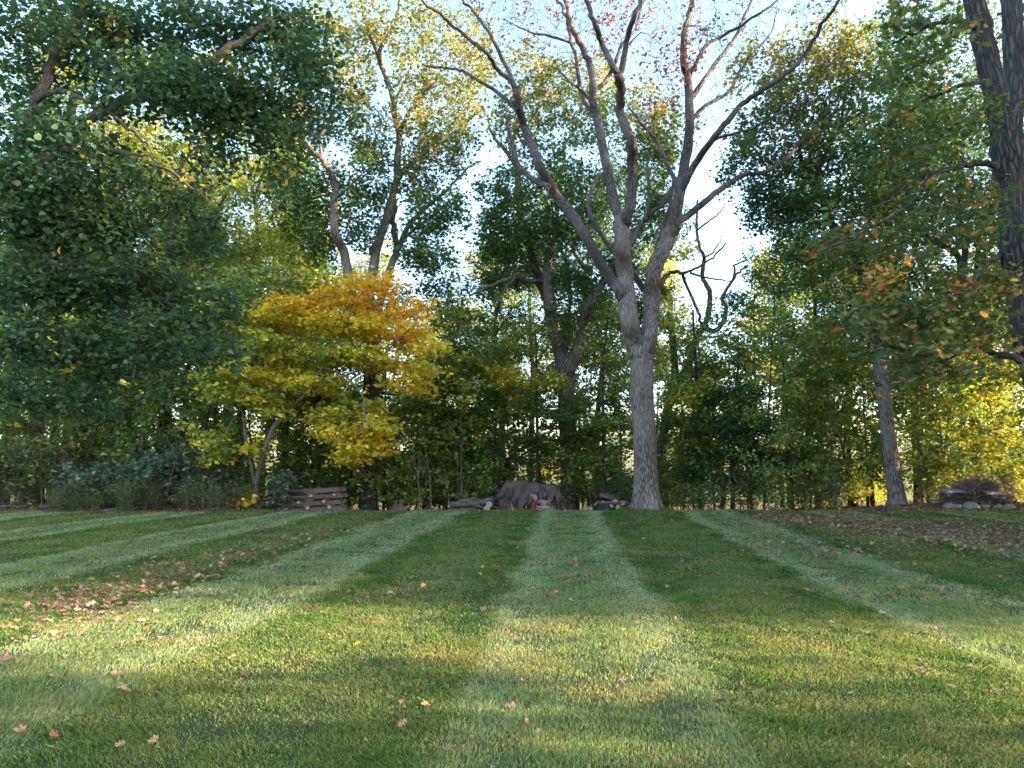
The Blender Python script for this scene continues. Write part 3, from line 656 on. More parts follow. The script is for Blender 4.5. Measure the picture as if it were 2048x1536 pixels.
def yellow_maple():
    D = 25.0; b = gbase(512, D)
    t = Tree('maple_tree', b, 'golden yellow maple on thin splayed stems left of the dark furrowed oak')
    m = BARK_SM
    t.limb([b, W(512, 985, D), W(511, 957, D)], M(6, D), M(5.5, D), m, name='trunk', sides=10, world=True)
    def l(pts, r0, r1, d1, d0=D, **k): t.limb(pts, r0, r1, m, d0, d1, **k)
    l([(511, 975), (509, 965), (500, 922), (491, 869), (483, 809), (476, 750), (480, 690), (470, 620)], 4.5, 1.5, D)
    l([(512, 965), (526, 911), (544, 862), (565, 834), (593, 806), (611, 785), (650, 730), (690, 660), (710, 590)], 5.5, 1.8, D-1)
    l([(611, 785), (660, 760), (720, 740), (780, 700), (830, 640)], 3, 1.2, D-1.2, D-.6)
    l([(600, 795), (590, 720), (560, 660), (540, 600)], 3, 1.2, D-.2, D-.5)
    l([(650, 735), (700, 760), (730, 810), (720, 870)], 2.4, 1, D-1.8, D-.8)
    l([(480, 700), (520, 640), (560, 580), (590, 540)], 2.2, 1, D+.5)
    l([(484, 815), (460, 850), (440, 890)], 2, 1, D-.8)
    for (x, y, rx, ry, n, pal) in [(600, 620, 60, 22, 46, 'yo'), (690, 600, 60, 20, 40, 'yo'), (740, 570, 55, 22, 44, 'yo'), (790, 620, 55, 24, 44, 'yo'), (560, 640, 50, 22, 36, 'y'), (640, 650, 70, 22, 50, 'y'), (720, 650, 70, 24, 52, 'y'), (790, 670, 60, 24, 46, 'yo'),
                            (540, 690, 70, 26, 44, 'yg'), (620, 710, 70, 26, 50, 'yg'), (700, 720, 60, 26, 44, 'yg'), (770, 720, 60, 24, 40, 'y'), (800, 770, 50, 18, 28, 'y'), (500, 740, 60, 26, 40, 'y'), (580, 760, 60, 22, 40, 'y'), (640, 770, 50, 22, 34, 'y'), (480, 790, 50, 22, 22, 'yg'),
                            (700, 820, 60, 24, 40, 'yg'), (740, 850, 50, 24, 38, 'y'), (690, 870, 50, 22, 34, 'y'), (730, 895, 46, 18, 34, 'y'), (690, 920, 30, 16, 22, 'y'), (450, 900, 26, 30, 22, 'yg'), (430, 870, 26, 26, 14, 'yg'), (510, 900, 16, 16, 7, 'y'), (505, 1000, 14, 10, 8, 'y'),
                            (470, 640, 60, 30, 34, 'yg'), (500, 580, 60, 30, 34, 'gy'), (570, 560, 60, 30, 34, 'gy'), (640, 560, 50, 24, 24, 'yg'), (430, 700, 50, 40, 34, 'gy'), (850, 700, 40, 16, 20, 'y'), (555, 815, 40, 20, 14, 'yg'), (510, 640, 60, 26, 34, 'yg'), (450, 760, 50, 26, 30, 'yg'), (520, 800, 50, 18, 22, 'yg'), (830, 740, 46, 16, 22, 'y'), (650, 840, 40, 24, 18, 'yg'), (450, 600, 60, 30, 30, 'yg')]:
        t.blob(x+(x-640)*.06, y, D-.4, rx*1.12, ry, 1.7, int(n*.85), 23, 0.135, pal, 'maple', 0.28, 0.06, 0.7)
    t.finish(BARK_SM, rmin=0.005)
yellow_maple()

def left_near():
    b = (-10.4, 10.2, GZ(-10.4, 10.2)-0.06)
    t = Tree('linden_tree', b, 'large leaning tree with heart-shaped green leaves whose limbs reach in at upper left')
    m = BARK_LIN
    t.limb([b, (-10.1, 10.3, 2.0), (-9.3, 10.6, 4.0), (-8.6, 10.8, 5.2)], .24, .17, m, name='trunk', sides=18, flare=(.5, .3), world=True)
    a = W(-60, 480, 10.8)
    t.limb([(-8.9, 10.7, 4.6), W(-20, 400, 10.9), W(62, 232, 11.0), W(100, 140, 11.1), W(140, 70, 11.2), W(185, -20, 11.3), W(220, -120, 11.4)], .105, .05, m, sides=12, world=True)
    t.limb([(-9.1, 10.6, 4.2), W(-10, 380, 10.6), W(60, 340, 10.6), W(118, 298, 10.6), W(180, 240, 10.7), W(265, 195, 10.8), W(340, 165, 10.9), W(430, 115, 11.0), W(510, 60, 11.2), W(600, 20, 11.4)], .10, .045, m, sides=12, world=True)
    t.limb([W(75, 200, 11), W(100, 186, 10.6), W(135, 184, 10.4), W(175, 205, 10.2), W(215, 220, 10.1), W(245, 250, 10.0), W(290, 290, 10.0), W(310, 330, 10.0)], .045, .012, m, sides=8, world=True)
    t.limb([W(200, 225, 10.7), W(215, 180, 10.4), W(245, 155, 10.3), W(280, 150, 10.3)], .04, .015, m, sides=8, world=True)
    t.limb([W(118, 300, 10.6), W(220, 300, 10.3), W(320, 330, 10.2), W(420, 400, 10.2)], .04, .015, m, sides=8, world=True)
    t.limb([(-9.5, 10.5, 3.4), W(0, 560, 10.6), W(110, 540, 10.8), W(250, 560, 11.0), W(360, 620, 11.2)], .08, .02, m, sides=8, world=True)
    t.limb([(-9.8, 10.4, 2.6), W(-20, 700, 10.6), W(80, 680, 10.9), W(200, 700, 11.2), W(320, 740, 11.4)], .07, .015, m, sides=8, world=True)
    t.limb([W(120, 95, 11.1), W(108, 60, 11.3), W(100, 10, 11.5)], .04, .02, m, sides=8, world=True)
    B = [(90, 250, 10.3, 50, 40, 12, 'lin'), (170, 290, 10.1, 50, 40, 12, 'lin'), (250, 210, 10.2, 50, 30, 16, 'lin'), (330, 180, 10.3, 50, 30, 22, 'lin'), (120, 60, 10.6, 50, 50, 16, 'lin'), (20, 350, 10.3, 50, 40, 20, 'lin'), (230, 340, 10.9, 60, 40, 18, 'lin'), (560, 330, 11.4, 60, 50, 16, 'lin'), (60, 60, 11.3, 70, 50, 30, 'lin'), (160, 40, 11.5, 80, 50, 40, 'lin'), (280, 50, 11.5, 90, 60, 46, 'lin'), (400, 60, 11.5, 90, 60, 46, 'lin'), (520, 60, 11.5, 80, 60, 36, 'lin'), (610, 60, 11.7, 70, 50, 24, 'lin'), (600, 140, 11.5, 80, 50, 30, 'lin'),
         (60, 160, 11.3, 60, 50, 26, 'lin'), (200, 130, 11.6, 80, 50, 30, 'lin'), (300, 150, 11.2, 90, 40, 40, 'lin'), (400, 170, 10.9, 90, 40, 46, 'lin'), (500, 190, 11, 80, 50, 42, 'lin'), (440, 240, 10.8, 80, 40, 38, 'lin'), (570, 250, 11.3, 80, 60, 30, 'lin'), (650, 200, 11.6, 50, 60, 18, 'lin'),
         (50, 290, 10.8, 50, 50, 26, 'lin'), (120, 380, 10.6, 90, 50, 44, 'lin'), (40, 440, 10.5, 60, 60, 40, 'lin'), (140, 480, 10.8, 90, 50, 54, 'lin'), (240, 440, 10.8, 70, 40, 30, 'lin'), (300, 370, 10.5, 70, 30, 20, 'lin'), (60, 560, 10.6, 80, 50, 48, 'lin'), (180, 580, 11, 90, 50, 54, 'lin'), (290, 560, 11.1, 70, 50, 40, 'lin'), (350, 640, 11.3, 70, 40, 30, 'lin'),
         (60, 680, 10.8, 80, 50, 46, 'lin'), (190, 700, 11.2, 90, 50, 50, 'lin'), (300, 740, 11.5, 70, 50, 34, 'lin'), (50, 790, 10.9, 60, 40, 30, 'lin'), (150, 800, 11.2, 70, 40, 28, 'lin'), (430, 320, 11, 60, 40, 18, 'lin'), (390, 480, 11.4, 60, 50, 26, 'lin'), (430, 600, 11.6, 50, 40, 18, 'lin'), (420, 700, 11.7, 60, 40, 20, 'lin')]
    for (x, y, d, rx, ry, n, pal) in B:
        t.blob(x, y, d, rx, ry, .9, int(n*1.15), 30, 0.072, pal, 'round', 0.19, 0.10, 0.8)
    for (x, y, n) in [(130, 145, 2), (150, 170, 3), (175, 180, 2), (185, 258, 3), (200, 335, 3), (315, 310, 2), (360, 330, 4), (388, 318, 3), (450, 330, 2), (100, 690, 1), (250, 770, 1)]:
        t.blob(x, y, 9.9, 34, 26, .35, n, 5, 0.062, 'y', 'round', 0.07, 0.06, 1.1)
    for (x, y, n) in [(330, 285, 4), (430, 345, 3), (475, 345, 3), (500, 375, 2)]:
        t.blob(x, y, 10.0, 36, 24, .35, n, 7, 0.07, 'yg', 'round', 0.09, 0.06, 1.1)
    t.finish(BARK_LIN, k_len=0.006, rmin=0.0035)
left_near()

def right_near():
    b = (7.6, 9.8, GZ(7.6, 9.8)-0.06)
    t = Tree('oak_tree', b, 'thick dark oak trunk at the right edge with drooping branches of browning lobed leaves')
    m = BARK_DK
    t.limb([b, (7.45, 9.8, 1.6), W(2105, 820, 9.8), W(2078, 720, 9.8), W(2060, 640, 9.8), W(2040, 500, 9.8), W(2026, 380, 9.8), W(2010, 270, 9.8)], .27, .20, m, name='trunk', sides=26, flare=(.5, .3), world=True, per=8)
    t.limb([W(2013, 290, 9.8), W(1990, 180, 9.7), W(1968, 90, 9.7), W(1948, 0, 9.7), W(1930, -120, 9.6)], .16, .12, m, sides=20, world=True)
    t.limb([W(2016, 300, 9.8), W(2030, 150, 10.0), W(2022, 0, 10.2), W(2020, -120, 10.3)], .15, .12, m, sides=18, world=True)
    def l(pts, r0, r1, d1, d0=9.8, **k): t.limb(pts, r0, r1, m, d0, d1, sides=8, **k)
    l([(2060, 740), (2030, 715), (1990, 708), (1950, 690), (1905, 690), (1860, 712), (1820, 708), (1770, 690), (1740, 680)], 8, 1.5, 9.0)
    l([(1950, 690), (1900, 715), (1850, 735), (1800, 765), (1785, 770)], 3, 1, 8.7, 9.2)
    l([(2030, 360), (1990, 330), (1950, 328), (1900, 335), (1860, 350), (1800, 385), (1760, 410)], 8, 2, 8.6)
    l([(2040, 480), (1990, 520), (1940, 560), (1900, 600), (1850, 630)], 5, 1.5, 9)
    l([(1860, 350), (1830, 400), (1780, 430), (1720, 470), (1650, 500)], 3.5, 1.2, 8.4, 9)
    l([(1960, 60), (1900, 40), (1840, 60), (1780, 90)], 5, 2, 9, 9.7)
    l([(1985, 160), (1930, 170), (1870, 190), (1810, 230), (1760, 250)], 5, 2, 9, 9.7)
    for (x, y, rx, ry, n, pal) in [(1870, 60, 60, 50, 26, 'oakg'), (1800, 40, 50, 40, 18, 'oakg'), (1830, 150, 70, 50, 24, 'oakg'), (1930, 240, 60, 50, 22, 'oakg'), (1850, 300, 70, 40, 24, 'oakg'), (1980, 420, 50, 60, 20, 'oakg'), (1880, 400, 70, 40, 22, 'oaka'), (1770, 250, 50, 40, 14, 'oakg'),
                            (1900, 480, 80, 40, 24, 'oaka'), (1800, 480, 70, 40, 18, 'oaka'), (1690, 480, 60, 30, 12, 'oaka'), (1640, 470, 40, 30, 8, 'oaka'), (1980, 560, 60, 50, 22, 'oaka'), (1880, 590, 70, 40, 26, 'oaka'), (1780, 610, 70, 40, 24, 'oaka'), (1720, 650, 50, 30, 16, 'oaka'), (1850, 660, 80, 40, 30, 'oaka'), (1960, 650, 70, 40, 26, 'oaka'), (1790, 700, 60, 30, 18, 'oaka'), (1900, 730, 80, 30, 22, 'oaka'), (1830, 760, 50, 20, 10, 'oaka'), (1740, 570, 50, 40, 12, 'or'), (2010, 750, 40, 30, 8, 'oaka')]:
        t.blob(x, y, 9.1, rx, ry, 0.8, max(3, int(n*.95)), 12, 0.10, pal, 'oak', 0.15, 0.07, 0.7)
    t.finish(BARK_DK, k_len=0.007, rmin=0.004)
right_near()

# ---------------------------------------------------------------- plain forest trunks seen at left, each its own tree
def forest_tree(name, label, px_pts, d, r0, r1, blobs, bark, per=24, size=.13, kind='rhomb', sx=.34, sz=.16, tilt=.8, limbs=(), rd=2.2):
    b = gbase(px_pts[0][0], d)
    t = Tree(name, b, label)
    t.limb([b]+[W(x, y, d) for x, y in px_pts[1:]], M(r0, d), M(r1, d), bark, name='trunk', sides=12, flare=(.3, .3), world=True)
    for (pts, a, z, dd) in limbs: t.limb(pts, a, z, bark, d, d+dd)
    for (x, y, rx, ry, n, pal) in blobs: t.blob(x, y, d, rx, ry, rd, n, per, size, pal, kind, sx, sz, tilt)
    t.finish(bark)
forest_tree('tree', 'thick trunk with a sunlit face showing at the far left of the wood', [(72, 1020), (74, 900), (76, 780), (90, 650), (105, 590), (130, 430)], 27, 14, 9,
   [(60, 250, 70, 60, 30, 'g'), (140, 330, 60, 60, 26, 'g'), (100, 120, 80, 60, 34, 'oakl'), (30, 500, 50, 60, 20, 'gd')], BARK_MID, limbs=[([(105, 600), (150, 560), (195, 570)], 4, 2, -1)])
forest_tree('tree', 'upright dark trunk seen between the yellow-leaved twigs at upper left', [(140, 1020), (143, 800), (148, 600), (152, 450), (152, 340), (142, 260), (150, 150)], 29, 13, 8,
   [(180, 200, 80, 60, 36, 'gy'), (250, 100, 80, 60, 40, 'yg'), (330, 180, 70, 60, 34, 'gy'), (130, 80, 70, 50, 26, 'oakl')], BARK_DK, limbs=[([(150, 470), (200, 420), (235, 380), (250, 300)], 5, 2, 1)])
forest_tree('tree', 'brown trunk half hidden by leaves above the pale shrubs at left', [(255, 1020), (256, 850), (264, 800), (268, 720), (250, 640), (245, 500), (230, 380)], 30, 12, 7,
   [(260, 300, 80, 60, 34, 'gy'), (340, 250, 70, 60, 30, 'gy'), (400, 150, 80, 60, 40, 'yg'), (300, 420, 70, 50, 26, 'g')], BARK_DK, limbs=[([(268, 730), (300, 690), (320, 640)], 4, 2, 1)])
forest_tree('tree', 'dark trunk left of the golden maple, its leafy top mixed with yellow', [(322, 1020), (322, 900), (335, 780), (345, 690), (335, 560), (350, 420), (370, 300)], 28, 12, 7,
   [(420, 280, 70, 60, 34, 'gy'), (500, 220, 70, 60, 34, 'yg'), (560, 130, 80, 70, 44, 'yg'), (400, 400, 60, 60, 30, 'g'), (470, 380, 60, 50, 30, 'gy'), (650, 100, 60, 70, 34, 'yg')], BARK_DK, limbs=[([(345, 600), (380, 520), (430, 430), (470, 360)], 6, 2, 1), ([(350, 430), (400, 340), (470, 250), (560, 160)], 5, 2, -1)])
forest_tree('tree', 'dark sapling with a bent limb below the green leaves at left', [(150, 1020), (150, 900), (160, 850), (175, 815), (205, 812)], 26, 4, 2,
   [(220, 800, 50, 30, 20, 'g'), (160, 740, 50, 50, 20, 'g')], BARK_DK)
forest_tree('maple_tree', 'maple with gold-tinged green leaves behind and above the yellow maple', [(430, 1020), (432, 850), (425, 700), (400, 600), (410, 500)], 29, 6, 3,
   [(400, 480, 80, 30, 44, 'gy'), (480, 500, 80, 30, 44, 'gy'), (560, 490, 70, 30, 38, 'yg'), (450, 560, 80, 30, 44, 'gy'), (380, 560, 60, 30, 30, 'gy'), (350, 650, 60, 50, 34, 'gy'), (420, 640, 50, 40, 26, 'yg'), (620, 530, 50, 24, 18, 'gy')], BARK_DK, size=.12, sx=.3, sz=.07, tilt=.5, kind='maple', limbs=[([(425, 690), (440, 640), (470, 610), (500, 560)], 3, 1.5, -1)])
forest_tree('maple_tree', 'young maple with green and yellow tiers left of the covered woodpile', [(890, 1020), (891, 950), (888, 850), (892, 740), (900, 650), (905, 600)], 29, 5, 2,
   [(890, 620, 60, 40, 44, 'gy'), (950, 640, 60, 30, 38, 'gy'), (880, 700, 60, 30, 40, 'gy'), (960, 720, 60, 24, 38, 'gy'), (900, 770, 60, 24, 34, 'g'), (960, 800, 60, 30, 34, 'g'), (890, 840, 60, 30, 34, 'g'), (920, 890, 50, 24, 24, 'g'), (850, 900, 40, 24, 18, 'g'), (870, 580, 50, 30, 26, 'g'), (1000, 750, 40, 12, 20, 'y'), (930, 735, 30, 12, 10, 'y')], BARK_SM, size=.12, sx=.3, sz=.07, tilt=.5, kind='maple', rd=1.8)
forest_tree('maple_tree', 'young maple with level yellow-green tiers above the covered woodpile', [(1076, 1020), (1075, 900), (1074, 800), (1072, 700), (1070, 650)], 28.5, 4, 1.6,
   [(1040, 700, 60, 24, 34, 'gy'), (1080, 760, 50, 20, 30, 'yg'), (1020, 770, 50, 14, 30, 'yg'), (1040, 820, 60, 26, 34, 'gy'), (1100, 830, 50, 24, 28, 'g'), (1050, 880, 60, 26, 34, 'g'), (1100, 900, 50, 24, 24, 'gy'), (1010, 910, 40, 24, 18, 'g'), (1060, 660, 50, 24, 22, 'gy')], BARK_DK, size=.12, sx=.3, sz=.07, tilt=.5, kind='maple', rd=1.8)
forest_tree('maple_tree', 'thin maple between the two-stemmed oak and the bare oak', [(1207, 1020), (1207, 900), (1206, 800), (1209, 700), (1220, 600)], 28, 4, 1.6,
   [(1200, 700, 50, 30, 26, 'gy'), (1210, 780, 50, 24, 28, 'gy'), (1180, 850, 50, 24, 28, 'gy'), (1220, 860, 40, 24, 20, 'g'), (1190, 920, 50, 20, 24, 'gy'), (1230, 650, 40, 30, 20, 'gy')], BARK_DK, size=.12, sx=.3, sz=.07, tilt=.5, kind='maple', rd=1.6)
forest_tree('maple_tree', 'maple with yellow sprays just right of the bare oak trunk', [(1400, 1020), (1400, 900), (1396, 800), (1390, 700), (1385, 620)], 30, 4.5, 2,
   [(1350, 800, 40, 14, 20, 'yg'), (1380, 780, 40, 16, 18, 'yg'), (1360, 860, 50, 30, 30, 'g'), (1400, 900, 50, 26, 26, 'gy'), (1430, 820, 50, 30, 30, 'gd'), (1380, 700, 50, 40, 26, 'gy'), (1340, 620, 40, 30, 16, 'yg'), (1370, 500, 34, 30, 14, 'yg'), (1440, 740, 50, 30, 30, 'gy')], BARK_DK, size=.12, sx=.3, sz=.08, tilt=.5, kind='maple', rd=1.8)
forest_tree('ash_tree', 'airy green tree against the bright sky left of the leaning oak', [(1640, 1020), (1640, 900), (1638, 800), (1632, 700), (1628, 600), (1622, 520)], 32, 5, 1.6,
   [(1560, 500, 50, 40, 34, 'gb'), (1620, 500, 50, 50, 34, 'gb'), (1560, 580, 60, 40, 44, 'gb'), (1640, 590, 60, 50, 44, 'gb'), (1560, 660, 60, 40, 34, 'g'), (1650, 680, 60, 40, 40, 'g'), (1600, 750, 70, 40, 34, 'gy'), (1680, 770, 60, 40, 34, 'g'), (1620, 830, 70, 30, 34, 'g'), (1560, 860, 60, 30, 34, 'gd')], BARK_DK, size=.11, sx=.34, sz=.14, limbs=[([(1632, 720), (1580, 660), (1550, 600)], 2, 1, -1), ([(1630, 680), (1670, 620), (1690, 560)], 2, 1, 1)])
forest_tree('maple_tree', 'dense dark green maple spreading low across the right half of the wood edge', [(1465, 1020), (1466, 900), (1470, 800), (1480, 700)], 28.5, 5, 2,
   [(1440, 860, 60, 24, 44, 'gd'), (1500, 850, 60, 24, 44, 'gd'), (1450, 910, 60, 22, 40, 'gd'), (1520, 900, 60, 22, 40, 'gd'), (1480, 790, 60, 30, 44, 'g'), (1550, 920, 60, 24, 34, 'gd'), (1400, 950, 50, 20, 26, 'gd'), (1480, 960, 60, 20, 30, 'g'), (1470, 700, 50, 40, 30, 'gy'), (1460, 620, 40, 40, 24, 'g'), (1500, 640, 30, 50, 18, 'gy')], BARK_DK, size=.12, sx=.34, sz=.06, tilt=.4, kind='maple', rd=1.8)
forest_tree('tree', 'dark forked trunk behind the leaning oak at right', [(1742, 1020), (1740, 950), (1755, 880), (1720, 830), (1690, 815), (1700, 780), (1720, 745), (1735, 700)], 38, 8, 5,
   [(1700, 650, 60, 60, 30, 'gy'), (1760, 680, 60, 50, 30, 'g'), (1800, 760, 50, 50, 24, 'g')], BARK_DK, limbs=[([(1755, 880), (1775, 850), (1790, 800)], 5, 2, 1)])
def leaning_snag():
    D = 30.5; b = gbase(2034, D)
    t = Tree('dead_tree', b, 'short crooked dark stem leaning left beside the brush pile at the right edge')
    t.limb([b, W(2028, 990, D), W(2016, 972, D), W(2004, 955, D), W(1994, 943, D)], M(9, D), M(4, D), BARK_DK, name='trunk', sides=12, world=True, lump=.15)
    t.finish(BARK_DK)
leaning_snag()

# ---------------------------------------------------------------- prototypes for the crowd of the wood
def copy_tree(root, loc, rz, s, label=None, group=None):
    r = root.copy(); COL.objects.link(r); r.location = loc; r.rotation_euler = (0, 0, rz); r.scale = (s[0], s[0], s[1])
    if label: r['label'] = label
    if group: r['group'] = group
    for ch in list(root.children):
        c = ch.copy(); COL.objects.link(c); c.parent = r
    return r
def proto_tall(seed, pal, H=17.0):
    """forest tree, 17 m, round the origin"""
    t = Tree('forest_tree', (0, 0, 0), 'x')
    b = rng.normal(0, .25, (5, 2)); zs = [0, .25, .5, .75, 1]
    P = [(b[i][0]*zs[i]*2, b[i][1]*zs[i]*2, -.1+H*.9*zs[i]) for i in range(5)]
    P[0] = (0, 0, -.1)
    t.limb(P, .22, .05, BARK_DK, name='trunk', sides=10, flare=(.4, .4), world=True, per=6)
    for k in range(9):
        z = H*(.3+.065*k); a = rng.uniform(0, 2*pi); L = rng.uniform(2, 3.6)*(1-.05*k)
        base = np.array([np.interp(z, [p[2] for p in P], [p[0] for p in P]), np.interp(z, [p[2] for p in P], [p[1] for p in P]), z])
        e = base+np.array([cos(a)*L, sin(a)*L, L*rng.uniform(.4, .9)])
        mid = (base+e)/2+rng.normal(0, .2, 3)
        t.limb([base, mid, e], .09-.005*k, .02, BARK_DK, world=True, sides=6, per=4, name='limb')
        for q in (mid, e, e+rng.normal(0, .7, 3)):
            t.blob(*q, 1.3, .9, 1.3, 26, 20, .155, pal, 'rhomb', .24, .15, .8, world=True)
    t.blob(0, 0, H*.93, 1.6, 1.6, 1.6, 46, 24, .155, pal, 'rhomb', .32, .15, .8, world=True)
    t.finish(BARK_DK); return t.root
def proto_sap(seed, pal, H=7.5, per=24):
    t = Tree('young_maple', (0, 0, 0), 'x')
    x1, y1 = rng.normal(0, .7, 2)
    P = [(0, 0, -.1), (x1*.3, y1*.3, H*.33), (x1*.7, y1*.5, H*.66), (x1, y1, H)]
    t.limb(P, .055, .015, BARK_SM if seed % 2 else BARK_DK, name='trunk', sides=8, world=True, per=5)
    n = 14
    for k in range(n):
        z = H*(.10+.88*k/n); a = k*2.4+rng.uniform(-.4, .4); L = rng.uniform(.9, 2.1)*(1-.35*k/n)
        q = np.array([x1*z/H+cos(a)*L*.6, y1*z/H+sin(a)*L*.6, z+rng.uniform(0, .35)])
        t.blob(*q, L*.62, L*.62, .16, 11, per, .12, pal, 'maple' if H < 7.8 else 'rhomb', .27, .07, .8, world=True)
    t.finish(BARK_DK, rmin=.005); return t.root
def proto_shrub(seed, pal, H=1.6, size=.10, kind='round'):
    t = Tree('shrub', (0, 0, 0), 'x', 'shrub')
    for k in range(6):
        a = rng.uniform(0, 2*pi); q = (cos(a)*rng.uniform(.2, .6), sin(a)*rng.uniform(.2, .6), H*rng.uniform(.6, 1.1))
        t.limb([(cos(a)*.05, sin(a)*.05, -.05), (q[0]*.5, q[1]*.5, q[2]*.6), q], .012, .005, BARK_SM, world=True, sides=5, per=3, name='stem', lump=0)
    t.blob(0, 0, H*.6, .6, H*.45, .6, 60, 11, size, pal, kind, .14, .09, .9, world=True)
    t.finish(BARK_SM, rmin=.003, leafname='leaves'); return t.root
def place(protos, items, name_labels, group, zoff=0.0):
    """first use moves the prototype itself, the rest are copies"""
    used = {}
    for (x, y, rz, s, sz, k, lab) in items:
        z = GZ(x, y)-zoff; lab = lab+' '+where(1024+x/y*FPX, y)
        if k not in used:
            r = protos[k]; used[k] = 1; pending.append((r, (x, y, z), rz, (s, sz), lab, group))
        else: copy_tree(protos[k], (x, y, z), rz, (s, sz), lab, group)
pending = []
def flush():
    for r, loc, rz, s, lab, group in pending:
        r.location = loc; r.rotation_euler = (0, 0, rz); r.scale = (s[0], s[0], s[1]); r['label'] = lab; r['group'] = group
    pending.clear()

tall = [proto_tall(0, 'g'), proto_tall(1, 'gy', 16), proto_tall(2, 'gd', 18), proto_tall(3, 'yg', 15)]
sap = [proto_sap(0, 'us'), proto_sap(1, 'gy', 7.0), proto_sap(2, 'us', 8.0), proto_sap(3, 'yg', 6.2), proto_sap(4, 'gy', 5.0)]
shr = [proto_shrub(0, 'pale', 1.5, .13), proto_shrub(1, 'brush', 1.8, .09, 'rhomb'), proto_shrub(2, 'g', 1.4, .09, 'rhomb'), proto_shrub(3, 'yg', 1.5, .09, 'rhomb')]

LAND = [(72, 'the sunlit far-left trunk'), (280, 'the pale shrubs'), (512, 'the splayed golden maple'), (616, 'the timber stack'), (738, 'the dark furrowed oak'), (940, 'the low log pile'), (1055, 'the covered woodpile'), (1140, 'the two-stemmed oak'), (1215, 'the junk pile'), (1294, 'the big bare oak'), (1470, 'the low dark maple'), (1640, 'the airy green tree'), (1795, 'the leaning oak'), (1950, 'the brush pile')]
def where(px, d):
    k = min(LAND, key=lambda q: abs(q[0]-px)); dx = px-k[0]
    side = 'right behind' if abs(dx) < 14 else ('just ' if abs(dx) < 45 else '')+('right of' if dx > 0 else 'left of')
    row = 'in the front row' if d < 27 else 'in the second row' if d < 30 else 'further in' if d < 34 else 'deep in the wood' if d < 40 else 'at the far side'
    return side+' '+k[1]+' '+row
def wx(px, d): return (px-1024)/FPX*d
def bare_stems():
    for q in range(30):
        px = rng.uniform(-20, 540) if q < 24 else rng.uniform(800, 970); d = rng.uniform(24, 27.5); H = rng.uniform(1.2, 3.8); b = (wx(px, d), d, GZ(wx(px, d), d)-.05)
        t = Tree('bare_sapling', b, ['tall' if H > 2.6 else 'short', 'thin'][0]+' bare brown stem '+where(px, d), 'sapling', 'bare stems at the wood edge')
        lx, ly = rng.normal(0, .35, 2)*H*.4
        m_ = [BARK_SM, BARK_PALE, BARK_MID][q % 3]
        P = [b, (b[0]+lx*.2, b[1]+ly*.3, b[2]+H*.4), (b[0]+lx*.6, b[1]+ly*.6, b[2]+H*.75), (b[0]+lx, b[1]+ly, b[2]+H)]
        Q = t.limb(P, .016, .004, m_, world=True, sides=5, per=5, name='stem', lump=0)
        for k in range(3):
            i = int(rng.integers(5, 13)); e = Q[i]+np.array([rng.normal(0, .3), rng.normal(0, .2), rng.uniform(.2, .6)])
            t.limb([Q[i], (Q[i]+e)/2+rng.normal(0, .03, 3), e], .007, .003, m_, world=True, sides=4, per=3, name='twig', lump=0)
    for q in range(22):
        px = rng.uniform(-20, 2080); px = px if not 540 < px < 1330 else px*.4; d = rng.uniform(23.0, 25.4); L = rng.uniform(.5, 1.8); a = rng.normal(0, .5)
        if 1840 < px: d = 27
        c = np.array([wx(px, d), d, GZ(wx(px, d), d)+.05])
        t = Tree('fallen_branch', c, ('long' if L > 1.1 else 'short')+' fallen branch '+where(px, d), 'branch', 'fallen branches at the wood edge')
        v = np.array([cos(a), sin(a), .03])*L/2
        Q = t.limb([c-v, c-v*.3+[0, .06, .04], c+v*.4+[0, -.05, .02], c+v+[0, 0, .08]], .025, .008, [BARK_PALE, BARK_MID][q % 2], world=True, sides=6, per=4, name='stem', lump=.1)
        e = Q[7]+[cos(a+.8)*L*.25, sin(a+.8)*L*.2, .18]
        t.limb([Q[7], (Q[7]+e)/2+[0, 0, .03], e], .01, .004, BARK_MID, world=True, sides=5, per=3, name='twig', lump=0)
bare_stems()
LT = ['tall green tree', 'tall yellow-green tree', 'tall dark green tree', 'tall yellowing tree']
T = []
def addT(px, d, k, s=1.0, sz=1.0): T.append((wx(px, d), d, rng.uniform(0, 6.28), s, sz, k, LT[k]))
for px, d, k, s, sz in [(-60, 34, 0, 1, 1), (20, 38, 1, 1, 1), (110, 42, 2, 1, 1), (200, 36, 0, 1, .9), (290, 41, 3, 1, .95), (370, 36, 1, .9, .9), (450, 44, 0, 1, .9), (530, 38, 3, .9, .75), (600, 46, 1, 1, 1.0), (680, 44, 0, .9, .8),
                        (850, 44, 0, .8, .56), (940, 44, 0, .9, .6), (1000, 38, 2, .9, .8), (1060, 44, 1, .9, 1.2), (1130, 40, 0, .8, 1.1), (1200, 44, 0, .9, 1.2), (1270, 40, 2, .9, 1.1), (1330, 46, 3, .8, 1.15), (1400, 50, 3, .8, .66), (1440, 42, 0, .8, .48), (1500, 48, 1, .8, .5),
                        (1575, 38, 0, .8, .8), (1630, 45, 2, .8, 1.15), (1560, 50, 3, .8, 1.2), (1700, 38, 0, 1, .85), (1780, 43, 0, 1, .95), (1850, 37, 2, 1, .95), (1920, 44, 1, 1, .95), (2000, 38, 3, 1, .9), (2080, 42, 0, 1, 1), (2130, 35, 0, 1, 1), (-120, 40, 2, 1, 1)]:
    addT(px, d, k, s, sz)
